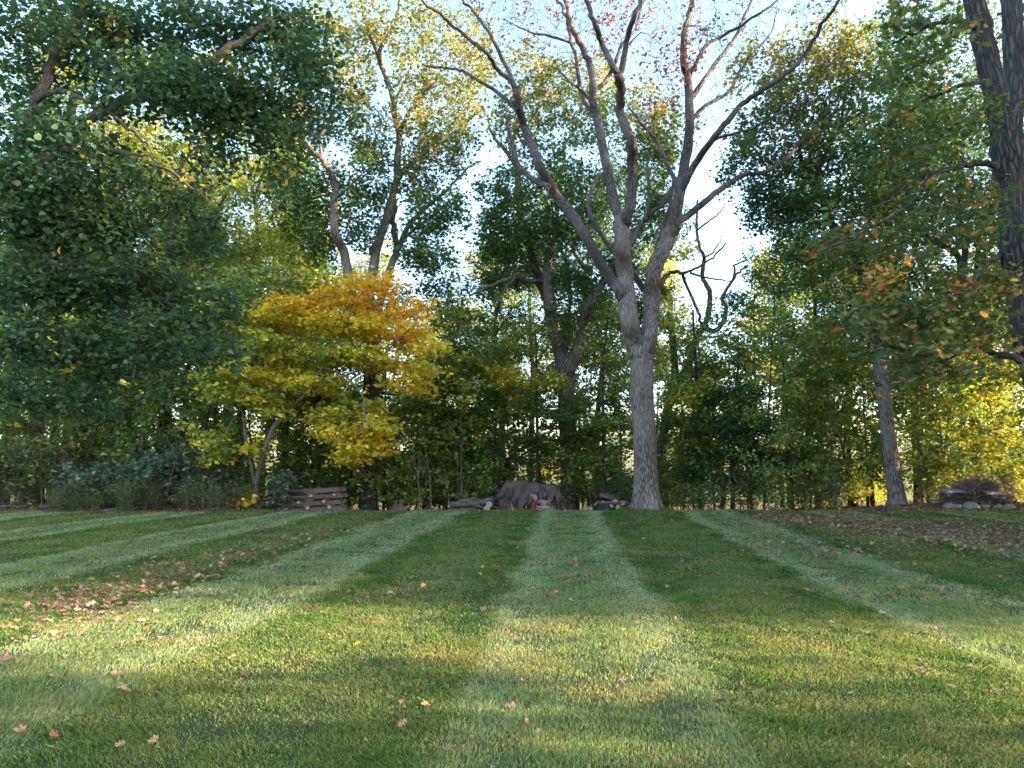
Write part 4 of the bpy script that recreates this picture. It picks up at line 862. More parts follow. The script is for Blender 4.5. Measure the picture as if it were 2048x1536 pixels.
for px, d, k, s, sz in [(170, 33, 1, 1, 1.1), (330, 34, 1, 1, 1.1), (480, 33, 3, 1, 1.2), (575, 35, 1, 1, 1.05), (400, 40, 0, 1, 1.2), (250, 33, 3, 1, 1.2), (640, 39, 3, .9, 1.1), (60, 32, 0, 1, 1.2), (1000, 50, 3, .9, 1.2), (1830, 33, 0, 1, 1.15), (1960, 34, 2, 1, 1.1), (860, 52, 3, .8, .95)]: addT(px, d, k, s, sz)
for q in range(26):
    addT(-100+q*90+rng.uniform(-25, 25), rng.uniform(70, 95), int(rng.integers(0, 4)), 1.5, rng.uniform(.42, .62))
place(tall, T, LT, 'tall trees of the wood behind the lawn')
LS = ['yellow-green young maple', 'yellow-flecked young maple', 'green young maple', 'yellowing young maple', 'low bushy young maple']
S = []
def addS(px, d, k, s=1.0, sz=1.0): S.append((wx(px, d), d, rng.uniform(0, 6.28), s, sz, k, LS[k]))
pxs = [(80, 27.5, 0), (160, 28.5, 0), (260, 28, 4), (330, 27.2, 4), (420, 29, 4), (540, 30.5, 0), (590, 27.8, 4), (640, 29.5, 0), (700, 30, 4), (820, 29.5, 0), (860, 31.5, 4), (905, 30.5, 4), (940, 29.5, 4), (1010, 30, 0), (1090, 31, 4), (1160, 31.5, 0), (1180, 29.5, 4), (1230, 31.5, 4), (1360, 29.5, 4), (1385, 31.5, 0), (1500, 31, 0), (1540, 29.5, 4), (1600, 31.5, 4), (1700, 30.5, 0), (1750, 31, 4), (1815, 30, 4), (1870, 30, 0), (2000, 31, 4), (20, 27, 1), (60, 30, 2), (115, 26, 1), (190, 27.5, 2), (230, 31, 0), (290, 26, 1), (345, 30, 0), (390, 26.5, 0), (455, 28, 1), (560, 29, 2), (610, 27.5, 1), (655, 31, 0), (690, 28, 4), (770, 29, 2), (800, 27, 4), (835, 31, 2), (860, 28, 1), (925, 27.8, 1), (950, 32, 2), (985, 31, 1), (1030, 34, 0),
       (1100, 34, 1), (1165, 32, 1), (1190, 35, 0), (1245, 30, 1), (1265, 34, 0), (1345, 31, 2), (1375, 34, 0), (1425, 33, 2), (1445, 30, 1), (1490, 29, 1), (1520, 27.5, 2), (1560, 31, 0), (1580, 28, 2), (1615, 29.5, 1), (1665, 28, 1), (1690, 31, 2), (1730, 29, 1), (1830, 28, 1), (1850, 31, 0), (1885, 28.5, 1), (1910, 33, 3), (1980, 32, 1), (2010, 29, 3), (2050, 27, 1), (2080, 30, 0), (-30, 25, 1), (-60, 29, 2),
       (40, 35, 0), (150, 36, 0), (260, 36, 1), (420, 35, 3), (520, 36, 0), (720, 36, 1), (880, 37, 0), (1140, 38, 1), (1300, 38, 0), (1480, 37, 0), (1600, 36, 0), (1760, 36, 3), (1960, 37, 0)]
for i, (px, d, k) in enumerate(pxs):
    if d > 33.5 and i % 2: continue
    if d > 29 and i % 4 == 1: continue
    if 30 < d <= 33.5 and i % 3 == 0: continue
    addS(px, d, k, rng.uniform(.85, 1.15), rng.uniform(.85, 1.15))
place(sap, S, LS, 'young maples of the understory')
LH = ['pale grey-green shrub', 'scrubby brown-green shrub', 'small dark green shrub', 'small yellow-green shrub']
H_ = []
for px, d, k, s in [(150, 24.6, 0, 1.0), (200, 24.4, 0, .9), (250, 25, 0, .9), (300, 24.8, 0, 1.1), (280, 26, 0, 1.3), (360, 25, 0, 1.2), (440, 25, 0, .9), (385, 26, 0, 1.3), (500, 24.8, 3, .5), (20, 24.6, 1, 1.2), (60, 25, 1, 1.3), (100, 24.8, 1, 1.2), (150, 26, 1, 1.5), (220, 26, 1, 1.4), (330, 25.5, 1, 1.3), (400, 24.8, 1, 1.1), (470, 26, 2, 1.1), (5, 26, 2, 1.4), (570, 24.4, 0, .9), (585, 26.5, 2, 1),
                    (660, 27, 2, 1), (700, 27.5, 2, .9), (790, 28, 2, 1), (850, 29, 1, 1), (1180, 29, 2, .9), (1230, 28, 2, .9), (1380, 27, 2, 1.1), (1420, 26, 2, .9), (1480, 27, 1, 1), (1540, 26, 2, .9), (1600, 27, 2, 1), (1660, 26, 1, .9), (1710, 27, 3, .9), (1870, 28, 3, 1), (2020, 29, 1, 1), (-30, 24, 1, 1.3),
                    (1690, 44, 3, 2), (1740, 46, 3, 2), (900, 44, 3, 1.6), (980, 46, 3, 1.6), (1160, 46, 3, 1.6), (800, 44, 3, 1.8), (1340, 46, 3, 1.6)]:
    H_.append((wx(px, d), d, rng.uniform(0, 6.28), s, s*rng.uniform(.85, 1.1), k, LH[k]))
for q in range(45):
    d = rng.uniform(22.8, 25.5); px = rng.uniform(-60, 2110); px = px if px < 500 else px*.24
    s_ = rng.uniform(.25, .6); H_.append((wx(px, d), d, rng.uniform(0, 6.28), s_*1.3, s_, 1, 'low weedy tuft'))
for q in range(75):
    d = rng.uniform(28, 50); px = rng.uniform(-60, 2110); k = int(rng.choice([1, 2, 3], p=[.3, .4, .3]))
    s_ = rng.uniform(.9, 1.35)*(1+(d-28)/30)
    H_.append((wx(px, d), d, rng.uniform(0, 6.28), s_, s_*.95, k, LH[k]))
place(shr, H_, LH, 'shrubs along the wood edge')

# unseen trees added right of and behind the camera to shade the lawn
OFF = []
SH = [(20, .2, 2, .64, .85), (12.8, 10.2, 2, .85, .95), (15, 7.8, 2, .8, .95), (13.5, 12.5, 0, .9, 1.0), (16, 15.5, 2, 1, 1.05), (17.8, 19, 1, 1, 1.0), (20, 22.5, 2, 1, 1.0), (22.5, 26, 0, 1, 1.1), (16.5, 9.8, 0, .9, .95), (20, 12, 2, 1.1, 1.0), (22, 16, 0, 1.1, 1.1), (26, 30, 2, 1.2, 1.1)]
for (x, y, k, s, sz) in [(24, -3.6, 0, 1.1, 1.0), (25, 10.5, 0, 1.2, 1.1), (25, 17, 2, 1.2, 1.1), (27, -6.5, 2, 1.2, 1.1), (30, 9, 2, 1.2, 1.1), (31, -3.5, 0, 1.1, 1.1), (33, 14, 0, 1.3, 1.1), (28, 22, 2, 1.2, 1.1), (36, 20, 0, 1.3, 1.1), (36, -6, 2, 1.3, 1.1), (42, 9.5, 2, 1.3, 1.2), (45, 16, 0, 1.4, 1.2), (40, 28, 2, 1.3, 1.1), (50, 3, 0, 1.2, .9)] + SH:
    OFF.append((x, y, rng.uniform(0, 6.28), s, sz, k, 'unseen tall tree added right of the lawn to cast shade'))
for it in OFF: copy_tree(tall[it[5]], (it[0], it[1], GZ(it[0], it[1])), it[2], (it[3], it[4]), it[6], 'unseen tall shade trees added right of the lawn')
copy_tree(sap[1], (21, 1.2, GZ(21, 1.2)), 1, (1.5, 1.25), 'lone unseen young maple added far right to shade the near lawn', 'unseen young maples added right of the lawn for shade')  # added out of view to darken a band of the near lawn
for yy in np.arange(8.2, 24, 1.3):  # unseen sapling rows added to block low sun passing under the crowns
    for q in range(2):
        xx = max(17.5, .72*yy+4.5)+q*2.2+rng.uniform(-.4, .4)
        copy_tree(sap[int(rng.integers(0, 3))], (xx, yy+q*.7, GZ(xx, yy)), rng.uniform(0, 6.28), (1.5, 1.25), 'bushy unseen young maple added right of the lawn to block sun', 'unseen young maples added right of the lawn for shade')
flush()

# ---------------------------------------------------------------- things at the wood edge
def at(px, d): return np.array([wx(px, d), d, GZ(wx(px, d), d)])
def timber_stack():
    p = at(616, 24.6); zt = W(616, 981, 24.6)[2]
    r = empty('timber_stack', (p[0], p[1], p[2])); tag(r, 'stack of four brown weathered timbers with split wood wedged between, left of the dark oak', 'timber stack')
    zb = p[2]; 
    for i in range(4):
        cz = W(616, 1023-12.2*i, 24.6)[2]-p[2]-.02
        L = [2.45, 2.35, 2.5, 2.3][i]
        a = Acc(); box(a, (rng.normal(0, .04), rng.normal(0, .03), cz+.07), (L, .22, .15), (0, -.055, rng.normal(0, .015)), jit=.006)
        a.build('timber', TIE, r)
        a = Acc(); box(a, (rng.normal(0, .04), .5+rng.normal(0, .03), cz+.07), (L, .22, .15), (0, -.055, .02), jit=.006)
        a.build('timber', TIE, r)
    for (x, i) in [(-.95, 2), (.2, 2), (.62, 1), (-.2, 1), (-.8, 1), (.95, 2), (.1, 0), (-.6, 0), (.8, 0)]:
        cz = W(616, 1023-12.2*i, 24.6)[2]-p[2]+.11+x*.05
        a = Acc(); P = np.array([[x, -.16, cz], [x+.02, .45, cz+.01]])
        tube(a, catmull(P, 3), .052, 7, lump=.15, cap=True); a.build('wood_block', SPLIT, r)
timber_stack()
def log_obj(p0, p1, r0, name, label, group, c=(.20, .145, .115), cc=(.36, .26, .18)):
    p0 = np.array(p0, float); p1 = np.array(p1, float); mid = (p0+p1)/2
    a = Acc(); Q = catmull([p0, mid+rng.normal(0, .02, 3), p1], 3)
    tube(a, Q, np.linspace(r0, r0*.9, len(Q)), 10, lump=.06, seed=rng.integers(99))
    root = a.build(name, BARK_MID, origin=mid); root.location = mid
    tag(root, label, 'log', group)
    for e, q in ((p0, Q[1]), (p1, Q[-2])):
        n = unit(e-q); b = unit(np.cross(n, [0.1, .2, 1])); c2 = np.cross(n, b); th = np.linspace(0, 2*pi, 10, endpoint=False)
        V = np.vstack([e+n*.004+(.93*r0)*(np.cos(th)[:, None]*b+np.sin(th)[:, None]*c2), e+n*.006])
        i = np.arange(10); e2 = Acc(); e2.add(V, np.stack([i, (i+1) % 10, np.full(10, 10)], -1), None, cc)
        o = e2.build('cut_end', SPLIT, root, origin=mid)
    return root
def log_pile():
    D = 26.5; g = 'logs in the low pile left of the covered woodpile'
    def q(px, py, dd=0): return W(px, py, D+dd)
    lab = 'grey-brown log lying in the low pile left of the covered woodpile'
    log_obj(q(900, 1009), q(962, 1006, .1), .10, 'log', 'thick log lying level at the left of the low pile', g)
    log_obj(q(918, 1003, .1), q(962, 1003, .2), .10, 'log', 'thickest log on top of the low pile', g)
    log_obj(q(962, 1006, .1), q(984, 998, .3), .11, 'log', 'log tilted upward at the right of the low pile', g)
    log_obj(q(978, 1009, -.4), q(984, 1006, .6), .125, 'log', 'log with round pale cut end facing the lawn, upper of two', g)
    log_obj(q(973, 1018, -.4), q(978, 1016, .6), .12, 'log', 'log with round pale cut end facing the lawn, lower of two', g)
    for (x0, y0, x1, y1, r) in [(898, 1016, 950, 1018, .07), (905, 1021, 960, 1020, .08), (920, 1013, 968, 1015, .06), (935, 1000, 955, 996, .05), (930, 1018, 970, 1012, .05), (945, 1010, 972, 1018, .05), (955, 1021, 985, 1022, .07), (898, 1022, 925, 1022, .07)]:
        log_obj(q(x0, y0, rng.uniform(0, .4)), q(x1, y1, rng.uniform(0, .4)), r, 'log', lab, g)
    b = Tree('stick', tuple(q(925, 1000, .3)), 'thin bare stick leaning out of the low log pile', 'stick')
    b.limb([q(932, 998, .3), q(924, 991, .3), q(912, 986, .3), q(900, 986, .3)], .018, .006, BARK_PALE, world=True, sides=5, name='stem', lump=0)
log_pile()
def tarp_pile():
    D = 27.0
    gx = wx(1055, D); g = GZ(gx, D)
    # stacked firewood below the sheet
    r = empty('firewood_stack', (gx, D, g)); tag(r, 'long stack of split firewood mostly hidden under the grey-brown sheet', 'firewood stack')
    fw = Acc(); 
    for row in range(9):
        for c in range(15):
            x = wx(1000+c*8.1+rng.normal(0, 1), D)-gx; z = .06+row*.125
            top = (W(1024, 968, D)[2]-g)
            if z > top-.08: continue
            if c in (0, 14) and row > 6: continue
            col = np.array([.19, .14, .105])*rng.uniform(.5, 1.5)
            tube(fw, catmull([(x, -.35+rng.normal(0, .04), z), (x+rng.normal(0, .02), .35, z)], 2), .066*rng.uniform(.8, 1.1), rng.integers(4, 7), cap=True, col=col)
    o = fw.build('split_log', WOODA, r, smooth=False); tag(o, kind='stuff')
    # sheet: a profile over the stack, folds hanging on the front
    n, m = 92, 34
    xs = np.linspace(986, 1128, n)
    top = np.interp(xs, [986, 1000, 1012, 1040, 1062, 1072, 1095, 1108, 1118, 1128], [1000, 979, 963, 961.5, 963, 967, 968, 970, 978, 1006])
    hem = np.interp(xs, [986, 998, 1003, 1020, 1030, 1045, 1060, 1064, 1068, 1078, 1084, 1092, 1105, 1118, 1128], [1000, 1000, 1018, 1010, 1014, 1016, 1005, 998, 1003, 1007, 1011, 1008, 1004, 1018, 1024])
    from mathutils import noise as mn
    FN = lambda a, b: mn.noise((a, b, 3.3))*1.9
    V = []
    for i, x in enumerate(xs):
        zt = W(x, top[i], D)[2]; zh = W(x, hem[i], D)[2]; X = wx(x, D)
        edge = min(1, min(x-986, 1128-x)/14.0)
        for j in range(m):
            t = j/(m-1)
            if t < .3:      # the top, back to front
                s = t/.3; y = .48-.92*s; z = zt-.10*(2*s-1)**4-(.05 if s > .9 else 0)*(s-.9)*10*.3
                y *= .55+.45*edge
            else:           # hanging front
                s = (t-.3)/.7; fold = (.08*FN(x/22, s*.8)+.11*FN(x/8+s*.8, s*1.3+4)+.05*FN(x/3.4-s*2, s*3+9))*(.45+1.0*s**.8)
                y = -(.44+.10*s)*(.55+.45*edge)+fold; z = (zt-.13)*(1-s)+zh*s
                z += .03*FN(x/7, s*4)
            z += .03*FN(x/12, t*6+2)
            V.append((X, D+y, z))
    i = np.arange(n-1)[:, None]*m; j = np.arange(m-1)[None]
    F = np.stack([i+j, i+j+1, i+m+j+1, i+m+j], -1).reshape(-1, 4)
    a = Acc(); a.add(V, F); o = a.build('tarp', TARPM, origin=(gx, D, g)); o.location = (gx, D, g)
    tag(o, 'sagging grey-brown sheet draped over the long firewood stack', 'tarp')
    sm = o.modifiers.new('thick', 'SOLIDIFY'); sm.thickness = .006
    # tan scrap of sheet hanging out, folded
    def cloth(pts, mat, name, label, cat, dd=-.62):
        P = np.array([W(x, y, D+dd+k) for x, y, k in pts]); c = P.mean(0)
        a = Acc(); nn = len(P); V = np.vstack([P, c+[0, -.06, 0]]); k = np.arange(nn)
        a.add(V, np.stack([k, (k+1) % nn, np.full(nn, nn)], -1))
        o = a.build(name, mat, origin=c); o.location = c; sb = o.modifiers.new('s', 'SUBSURF'); sb.levels = 2; sb.render_levels = 2; sb.subdivision_type = 'SIMPLE'
        s2 = o.modifiers.new('t', 'SOLIDIFY'); s2.thickness = .008; tag(o, label, cat); return o
    cloth([(1059, 990, 0), (1066, 988, -.05), (1073, 990, 0), (1076, 996, .04), (1072, 1003, -.05), (1066, 1001, .05)], TARPT, 'cloth_scrap', 'small tan flap of cloth above the red roll on the woodpile', 'cloth')
    cloth([(1073, 1003, 0), (1082, 999, -.06), (1092, 1001, .03), (1101, 1000, -.04), (1099, 1008, .05), (1090, 1013, -.06), (1082, 1012, .04)], TARPT, 'cloth_scrap', 'larger pale crumpled cloth hanging at the front of the woodpile', 'cloth')
    a = Acc(); p0 = W(1065, 1024, D-.7); p1 = W(1067, 1003, D-.62); tube(a, catmull([p0, (p0+p1)/2+[.01, 0, 0], p1], 3), [.075, .078, .08, .082, .078, .07, .06][:7], 12, lump=.07, cap=True)
    o = a.build('plastic_roll', REDM, origin=p0); o.location = p0; tag(o, 'faded red plastic roll standing upright against the woodpile', 'roll')
    a = Acc(); p0 = W(1075, 1024, D-.72); p1 = W(1072, 1006, D-.6); tube(a, catmull([p0, (p0+p1)/2, p1], 3), .035, 8, lump=.1, cap=True)
    o = a.build('plastic_pipe', REDM, origin=p0); o.location = p0; tag(o, 'thin dark red pipe just right of the red roll', 'pipe')
    log_obj(W(1112, 1026, D-.9), W(1098, 1003, D-.6), .085, 'log', 'grey log leaning against the right front of the covered woodpile', 'logs leaning on the covered woodpile')
    log_obj(W(1028, 1026, D-.9), W(1022, 1004, D-.62), .06, 'log', 'thin log leaning against the left front of the covered woodpile', 'logs leaning on the covered woodpile')
    # boards right of the cloth
    for k, (y, w_) in enumerate([(1019, .5), (1014, .46), (1022, .55)]):
        p = W(1086, y, D-.75); a = Acc(); box(a, (0, 0, 0), (w_, .12, .07), (0, rng.normal(0, .06), .1)); o = a.build('board', SPLIT); o.location = p
        tag(o, ['middle', 'topmost', 'lowest'][k]+' of three short boards below the pale crumpled cloth', 'board', 'boards below the crumpled cloth')
    # brush heap left of the sheet
    c = W(997, 990, D+.4); t = Acc(); rr = empty('brush_heap', (c[0], D+.4, GZ(c[0], D+.4))); tag(rr, 'heap of dark twigs against the left end of the covered woodpile', 'brush heap')
    for k in range(260):
        p = clusters(W(1000, 996, D+.3), .42, .4, .5, 1)[0]; d = unit(rng.normal(size=3)*[1, 1, .8])*rng.uniform(.15, .4)
        tube(t, catmull([p-d, p+rng.normal(0, .04, 3), p+d], 2), rng.uniform(.005, .016), 4)
    o = t.build('twigs', BARK_DK, rr, origin=(c[0], D+.4, GZ(c[0], D+.4)))
    for k in range(22):
        x = rng.uniform(985, 1020); y = rng.uniform(1008, 1023)
        log_obj(W(x-rng.uniform(6, 10), y+rng.uniform(-4, 4), D-.1+rng.uniform(-.2, .2)), W(x+rng.uniform(6, 10), y+rng.uniform(-4, 4), D-.3), rng.uniform(.04, .07), 'log', 'short dark log tumbled at the left foot of the covered woodpile', 'logs tumbled at the left foot of the woodpile')
tarp_pile()
def junk_pile():
    D = 27.5; c = at(1215, D)
    r = empty('dark_tarp_bundle', tuple(c)); tag(r, 'dark blue-black tarp bundle on the ground left of the bare oak', 'tarp bundle')
    n, m = 40, 14; V = []
    for i in range(n):
        th = 2*pi*i/n
        for j in range(m):
            s = j/(m-1); rr = (1-s)**.6 if s < 1 else 0
            k = 1+.10*sin(3*th+1)+.07*sin(7*th+s*4)+.05*sin(11*th)
            V.append((cos(th)*.52*k*rr, sin(th)*.45*k*rr, .62*(1-(rr)**2.2)*(1+.08*sin(5*th))))
    i = np.arange(n)[:, None]*m; j = np.arange(m-1)[None]; i2 = ((np.arange(n)+1) % n)[:, None]*m
    F = np.stack([i+j, i2+j, i2+j+1, i+j+1], -1).reshape(-1, 4)
    a = Acc(); a.add(V, F); o = a.build('sheet', TARPD, r); o.location = (wx(1203, D)-c[0], -.2, 0)
    def brd(px0, py0, px1, py1, w_, th, name, label, mat, dd=0):
        p0 = W(px0, py0, D+dd); p1 = W(px1, py1, D+dd-.1); L = np.linalg.norm(p1-p0); a = Acc()
        ang = math.atan2(p1[2]-p0[2], p1[0]-p0[0]); box(a, (0, 0, 0), (L, w_, th), (.25, -ang, rng.normal(0, .05)), jit=.004)
        o = a.build(name, mat); o.location = (p0+p1)/2; tag(o, label, 'board', 'boards on the dark junk pile')
    brd(1195, 1000, 1252, 1008, .5, .035, 'board', 'long warped grey board sticking out at the right of the junk pile', TIE)
    brd(1198, 988, 1238, 996, .7, .03, 'board', 'topmost sloping grey sheet of wood on the junk pile', TIE, .1)
    brd(1190, 1004, 1256, 1004, .2, .05, 'board', 'narrow dark board lying level across the junk pile', TIE, -.2)
    brd(1225, 1014, 1252, 1010, .3, .08, 'board', 'short dark board low at the right of the junk pile', TIE)
    for (x, y, k) in [(1205, 1006, 0), (1222, 1012, 1), (1236, 1014, 2), (1245, 1006, 3), (1230, 1002, 4)]:
        log_obj(W(x, y, D-.3), W(x+6, y-1, D+.5), .09, 'log', 'dark log end showing beneath the boards of the junk pile', 'logs beneath the junk pile boards')
    for x in (1170, 1180):
        log_obj(W(x, 1018, D-.4), W(x+2, 1017, D+.4), .10, 'log', 'short log lying at the left end of the junk pile', 'logs at the left end of the junk pile')
junk_pile()
def rock(c, s, label, group=None, seed=0, mat=None):
    n, m = 18, 12; V = []
    ph = rng.uniform(0, 6, 6)
    for j in range(m+1):
        v = pi*j/m
        for i in range(n):
            u = 2*pi*i/n; k = 1+.12*sin(2*u+ph[0])*sin(v)+.09*sin(3*u+ph[1]+v)+.06*sin(5*u+ph[2])*sin(v*2)+.05*cos(3*v+ph[3])
            V.append((cos(u)*sin(v)*s[0]*k, sin(u)*sin(v)*s[1]*k, cos(v)*s[2]*k))
    i = np.arange(m)[:, None]*n; j = np.arange(n)[None]; j2 = (j+1) % n
    F = np.stack([i+j, i+n+j, i+n+j2, i+j2], -1).reshape(-1, 4)
    a = Acc(); a.add(V, F); o = a.build('boulder', mat or STONE); o.location = c; tag(o, label, 'boulder', group); return o
p = W(795, 1016, 26); rock((p[0], 26, p[2]-.1), (.34, .25, .22), 'low reddish brown boulder right of the dark furrowed oak', mat=plain_material('brown_stone', (.16, .09, .085), .9, .3, 5, .4))
def brush_pile():
    D = 25.5; c = at(1950, D); cx = c[0]
    r = empty('brush_pile', tuple(c)); tag(r, 'tall pile of brown twigs and branches inside the ring of boulders', 'brush pile')
    t = Acc()
    for k in range(2200):
        u = rng.random(); px = 1950+rng.normal(0, 1)*(26+30*u) if u < .6 else 1940+rng.normal(0, 30)
        hh = max(0.05, 1-abs(px-1950)/70.0)
        py = 1022-rng.random()**.7*56*hh
        d = D+rng.normal(0, .28)
        p = W(px, py, d); e = rng.normal(size=3)*[1, .6, .38]; e = unit(e)*rng.uniform(.12, .6)*(1.0 if rng.random() < .9 else 1.6)
        tube(t, catmull([p-e, p+rng.normal(0, .05, 3), p+e], 2), rng.uniform(.004, .014), 4)
    tag(t.build('branches', plain_material('brown_twig', (.20, .14, .12), .9, .5), r, origin=tuple(c)), kind='stuff')
    tp = Acc()
    for k in range(70):
        px = 1950+rng.normal(0, 38); hh = max(.15, 1-abs(px-1950)/78.0); p = W(px, 1020-rng.random()*50*hh, D-rng.uniform(.1, .55)); e = unit(rng.normal(size=3)*[1, .35, .35])*rng.uniform(.25, .75)
        tube(tp, catmull([p-e, p+rng.normal(0, .05, 3), p+e], 2), rng.uniform(.010, .024), 5)
    tag(tp.build('pale_sticks', BARK_PALE, r, origin=tuple(c)), kind='stuff')
    t2 = Acc()
    for k in range(240):
        p = W(1955+rng.normal(0, 26), 980-abs(rng.normal(0, 9)), D+rng.normal(0, .25)); e = unit(rng.normal(size=3)*[1, .7, .6])*rng.uniform(.1, .35)
        tube(t2, catmull([p-e, p+rng.normal(0, .04, 3), p+e], 2), rng.uniform(.004, .010), 4)
    tag(t2.build('dry_twigs', plain_material('reddish_twig', (.32, .17, .13), .9, .3), r, origin=tuple(c)), kind='stuff')
    lf = Acc(); C = clusters(W(1955, 985, D), .75, .4, .28, 260); put_leaves(lf, C, .09, palette('red', 260)*[1, 1.1, 1], 'oak'); lf.build('dead_leaves', LITTER, r, smooth=False, origin=tuple(c))['kind'] = 'stuff'
    def brd(px0, py0, px1, py1, w_, th, label, mat, dd=0):
        p0 = W(px0, py0, D+dd); p1 = W(px1, py1, D+dd+.15); L = np.linalg.norm(p1-p0); a = Acc()
        ang = math.atan2(p1[2]-p0[2], p1[0]-p0[0]); box(a, (0, 0, 0), (L, w_, th), (.35, -ang, .05), jit=.003)
        o = a.build('board', mat); o.location = (p0+p1)/2; tag(o, label, 'board', 'boards lying on the brush pile')
    brd(1880, 978, 1938, 985, .2, .05, 'pale bluish grey board sticking out at the left of the brush pile', BOARD, -.7)
    brd(1884, 982, 1932, 984, .12, .05, 'narrow grey board just below the pale board at the left of the brush pile', BOARD, -.8)
    brd(1970, 984, 2024, 991, .22, .06, 'long pinkish grey board sticking out at the right of the brush pile', BOARD, -.7)
    brd(1985, 992, 2004, 997, .12, .04, 'short pale board under the long one at the right of the brush pile', BOARD, -.75)
    brd(1899, 992, 1907, 984, .08, .05, 'stubby pale stake at the left of the brush pile', SPLIT, -.45)
    def log_sti(p0, p1, rr, lab):
        b = Acc(); q = np.array([W(*p0), W(*p1)]); tube(b, catmull([q[0], q.mean(0)+rng.normal(0, .02, 3), q[1]], 3), rr, 6, cap=True); o = b.build('branch', BARK_PALE, origin=q[0]); o.location = q[0]; tag(o, lab, 'branch', 'long branches lying on the brush pile')
    log_sti((1955, 998, D-.55), (2003, 1018, D-.7), .018, 'long pale branch slanting down to the right on the brush pile')
    log_sti((1962, 1000, D-.55), (1995, 1017, D-.75), .016, 'second pale branch slanting beside the longest one')
    log_sti((1905, 975, D-.3), (1935, 962, D-.2), .008, 'thin pale twig rising at the upper left of the brush pile')
    G = 'boulders ringed round the brush pile'
    for (px, rx, hz, lab) in [(1888, .17, .13, 'leftmost pinkish boulder of the ring'), (1905, .15, .10, 'flat low boulder second from the left of the ring'), (1931, .26, .17, 'largest domed boulder of the ring'), (1957, .16, .09, 'pale small boulder right of the largest one'), (1985, .15, .08, 'low boulder near the right end of the ring'), (2008, .20, .11, 'rightmost pale boulder of the ring')]:
        d = 24.3; x = wx(px, d); rock((x, d, GZ(x, d)+hz*.15), (rx*1.05, rx*.8, hz*.9), lab, G)
brush_pile()

# ---------------------------------------------------------------- fallen leaves
def leaf_mesh(seed, kind):
    T_ = shape(kind); a = Acc(); k = len(T_); cx = np.array([0, .5])
    V = [(x, y, 0) for x, y in T_]; V = np.array(V+[(0, .5, 0)])
    # curled, dry
    c1, c2 = rng.uniform(.2, .7), rng.uniform(-.3, .5)
    V[:, 2] = c1*V[:, 0]**2*1.4+c2*(V[:, 1]-.5)**2+rng.normal(0, .05, len(V)); V[:, 2] -= V[:, 2].min()
    i = np.arange(k); F = np.stack([i, (i+1) % k, np.full(k, k)], -1)
    V[:, 1] -= .5; a.add(V, F, None, (1, 1, 1))
    me_o = a.build('fallen_leaf', None, smooth=False); me = me_o.data; bpy.data.objects.remove(me_o); return me
def litter_mat(name, col):
    m, t, N, L = new_mat(name); tc = N('ShaderNodeTexCoord'); n1 = noise(t, tc.outputs['Object'], 4.0, 3)
    c = mixc(t, 1.0, col, ramp(t, n1, [(.3, .7), (.7, 1.25)]), 'MULTIPLY')
    pb = N('ShaderNodeBsdfPrincipled'); L(c, pb.inputs['Base Color']); pb.inputs['Roughness'].default_value = .8; pb.inputs['Specular IOR Level'].default_value = .15
    tr = N('ShaderNodeBsdfTranslucent'); L(c, tr.inputs[0]); mx = N('ShaderNodeMixShader'); mx.inputs[0].default_value = .2
    L(pb.outputs[0], mx.inputs[1]); L(tr.outputs[0], mx.inputs[2]); o = N('ShaderNodeOutputMaterial'); L(mx.outputs[0], o.inputs[0]); return m
LCOL = [('tan', (.36, .235, .135)), ('pinkish tan', (.37, .205, .14)), ('pale buff', (.45, .36, .25)), ('rust brown', (.28, .12, .065)), ('orange', (.48, .23, .10)), ('grey brown', (.19, .125, .085)), ('yellow', (.62, .40, .08))]
LM_ = []
for nm, c in LCOL:
    mm = litter_mat('fallen_leaf_'+nm.replace(' ', '_'), c)
    for kd in ('oak', 'maple', 'oak'):
        me = leaf_mesh(0, kd); me.materials.append(mm); LM_.append((nm, me))
def ground_pt(px, py):
    """the point of the lawn seen at this pixel"""
    v = W(px, py, 1.0)-CAM; s = 1.4/max(-v[2], .02)
    for _ in range(8):
        p = CAM+v*s; s = (GZ(p[0], p[1])-1.5)/v[2]
    return CAM+v*s
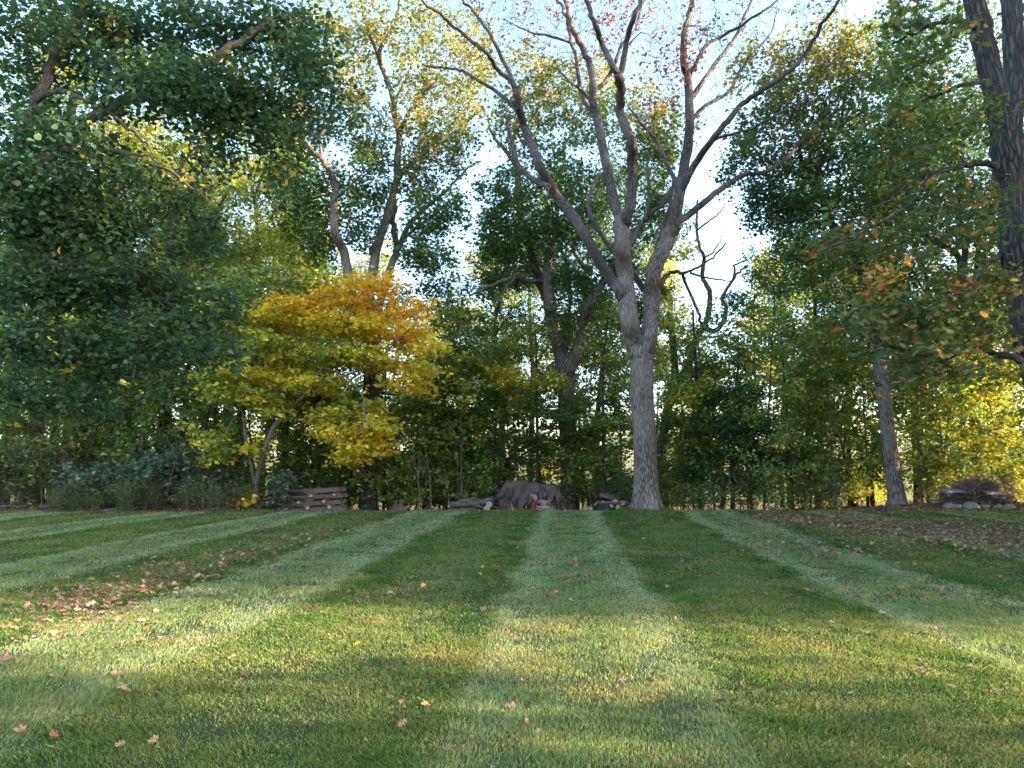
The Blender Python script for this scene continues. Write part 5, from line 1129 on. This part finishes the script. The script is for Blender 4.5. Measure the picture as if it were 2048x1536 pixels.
def fallen():
    spots = []
    special = [(78, 1180, .11, 0), (182, 1214, .15, 2), (200, 1184, .12, 0), (103, 1222, .12, 1), (235, 1244, .11, 1), (12, 1258, .14, 4), (35, 1246, .08, 4), (130, 1262, .11, 4), (325, 1140, .13, 3), (6, 1324, .20, 1), (388, 1304, .10, 2), (415, 1318, .08, 4), (250, 1388, .12, 1), (492, 1352, .11, 5), (850, 1416, .09, 4), (803, 1412, .08, 3), (924, 1376, .09, 2), (1049, 1370, .09, 2), (988, 1324, .08, 4), (714, 1294, .10, 6), (780, 1345, .10, 0),
               (966, 1222, .10, 1), (1004, 1202, .10, 1), (1070, 1182, .16, 1), (1037, 1240, .12, 5), (1030, 1158, .10, 0), (1068, 1116, .12, 1), (1207, 1304, .11, 5), (1036, 1290, .10, 5), (900, 1506, .10, 1), (1077, 1472, .08, 2), (306, 1490, .09, 0), (240, 1498, .08, 1), (107, 1478, .08, 3), (150, 1440, .08, 3), (1690, 1165, .14, 1), (1802, 1180, .15, 0), (1812, 1150, .10, 1), (1745, 1210, .10, 5), (1665, 1250, .10, 2), (1502, 1280, .10, 2), (1425, 1222, .14, 5), (1450, 1245, .10, 5), (1945, 1340, .10, 2), (1905, 1380, .10, 2), (1706, 1392, .10, 2), (1765, 1230, .08, 2), (1100, 1192, .10, 5), (256, 1060, .20, 3), (160, 1065, .12, 2), (1465, 1055, .16, 5), (530, 1137, .10, 6), (400, 1178, .10, 2), (460, 1215, .10, 0)]
    for (x, y, s, c) in special: spots.append((x, y, s, c))
    def rnd(n, f):
        k = 0
        while k < n:
            x, y = f()
            if -80 < x < 2130 and 1030 < y < 1530: spots.append((x, y, rng.uniform(.05, .11), int(rng.choice(7, p=[.33, .2, .22, .07, .02, .15, .01])))); k += 1
    rnd(150, lambda: (lambda t: (rng.normal(0, 26)+60+620*t, 1250-190*t+rng.normal(0, 22)))(rng.random()**1.1))
    rnd(55, lambda: (rng.uniform(0, 420), rng.uniform(1180, 1290)))
    rnd(22, lambda: (rng.uniform(0, 1100), rng.uniform(1250, 1530)))
    rnd(26, lambda: (rng.uniform(1350, 2048), rng.uniform(1100, 1420)))
    rnd(15, lambda: (rng.uniform(850, 1500), rng.uniform(1080, 1400)))
    for (x, y, s, c) in spots:
        p = ground_pt(x, y); nm, me = LM_[c*3+int(rng.integers(0, 3))]
        o = bpy.data.objects.new('fallen_leaf', me); COL.objects.link(o)
        o.location = (p[0], p[1], p[2]+.022); s *= .78; o.scale = (s, s, s); o.rotation_euler = (rng.normal(0, .35), rng.normal(0, .35), rng.uniform(0, 6.28))
        row = 'close to the camera' if y > 1380 else 'in the near part of the lawn' if y > 1240 else 'halfway up the lawn' if y > 1110 else 'near the far lawn edge'
        colw = ['at the far left', 'left', 'left of the middle', 'in the middle', 'right of the middle', 'right', 'at the far right'][int(np.clip(x//293, 0, 6))]
        tag(o, ('large ' if s > .09 else 'small ' if s < .052 else '')+nm+' fallen leaf '+row+', '+colw, 'leaf', 'fallen leaves on the lawn')
    # the countless rest
    a = Acc(); pts = []; cols = []
    def zone(n, f):
        k = 0
        while k < n:
            x, y = f()
            p = ground_pt(x, y) if y > 1026.5 else None
            if p is None or p[1] > 25: continue
            pts.append(p+[0, 0, .02]); k += 1
    zone(4200, lambda: (lambda t: (1530+560*t+rng.normal(0, 30), 1034+46*t+rng.normal(0, 5+11*t)))(rng.random()))
    zone(900, lambda: (rng.uniform(1480, 2080), rng.uniform(1029, 1120)))
    zone(600, lambda: (lambda t: (rng.normal(0, 40)+100+680*t, 1220-185*t+rng.normal(0, 16)))(rng.random()))
    zone(350, lambda: (rng.uniform(-40, 2080), rng.uniform(1028, 1200)))
    zone(130, lambda: (rng.uniform(600, 950), rng.uniform(1028, 1060)))
    P = np.array(pts)
    # litter right under the wood edge
    x = rng.uniform(-20, 20, 9000); y = rng.uniform(22.4, 30, 9000); e = np.stack([x, y, gz(x, y)+.015], -1)
    P = np.vstack([P, e])
    C = np.array([c for _, c in LCOL]); ci = rng.choice(7, len(P), p=[.3, .2, .13, .15, .05, .15, .02])
    put_leaves(a, P, .085, C[ci]*rng.uniform(.5, 1.1, (len(P), 1)), 'oak', tilt=.35, droop=0, curl=.5)
    tag(a.build('leaf_litter', LITTER, smooth=False), 'countless small dry leaves strewn over the far lawn and wood edge', 'leaf litter', kind='stuff')
fallen()
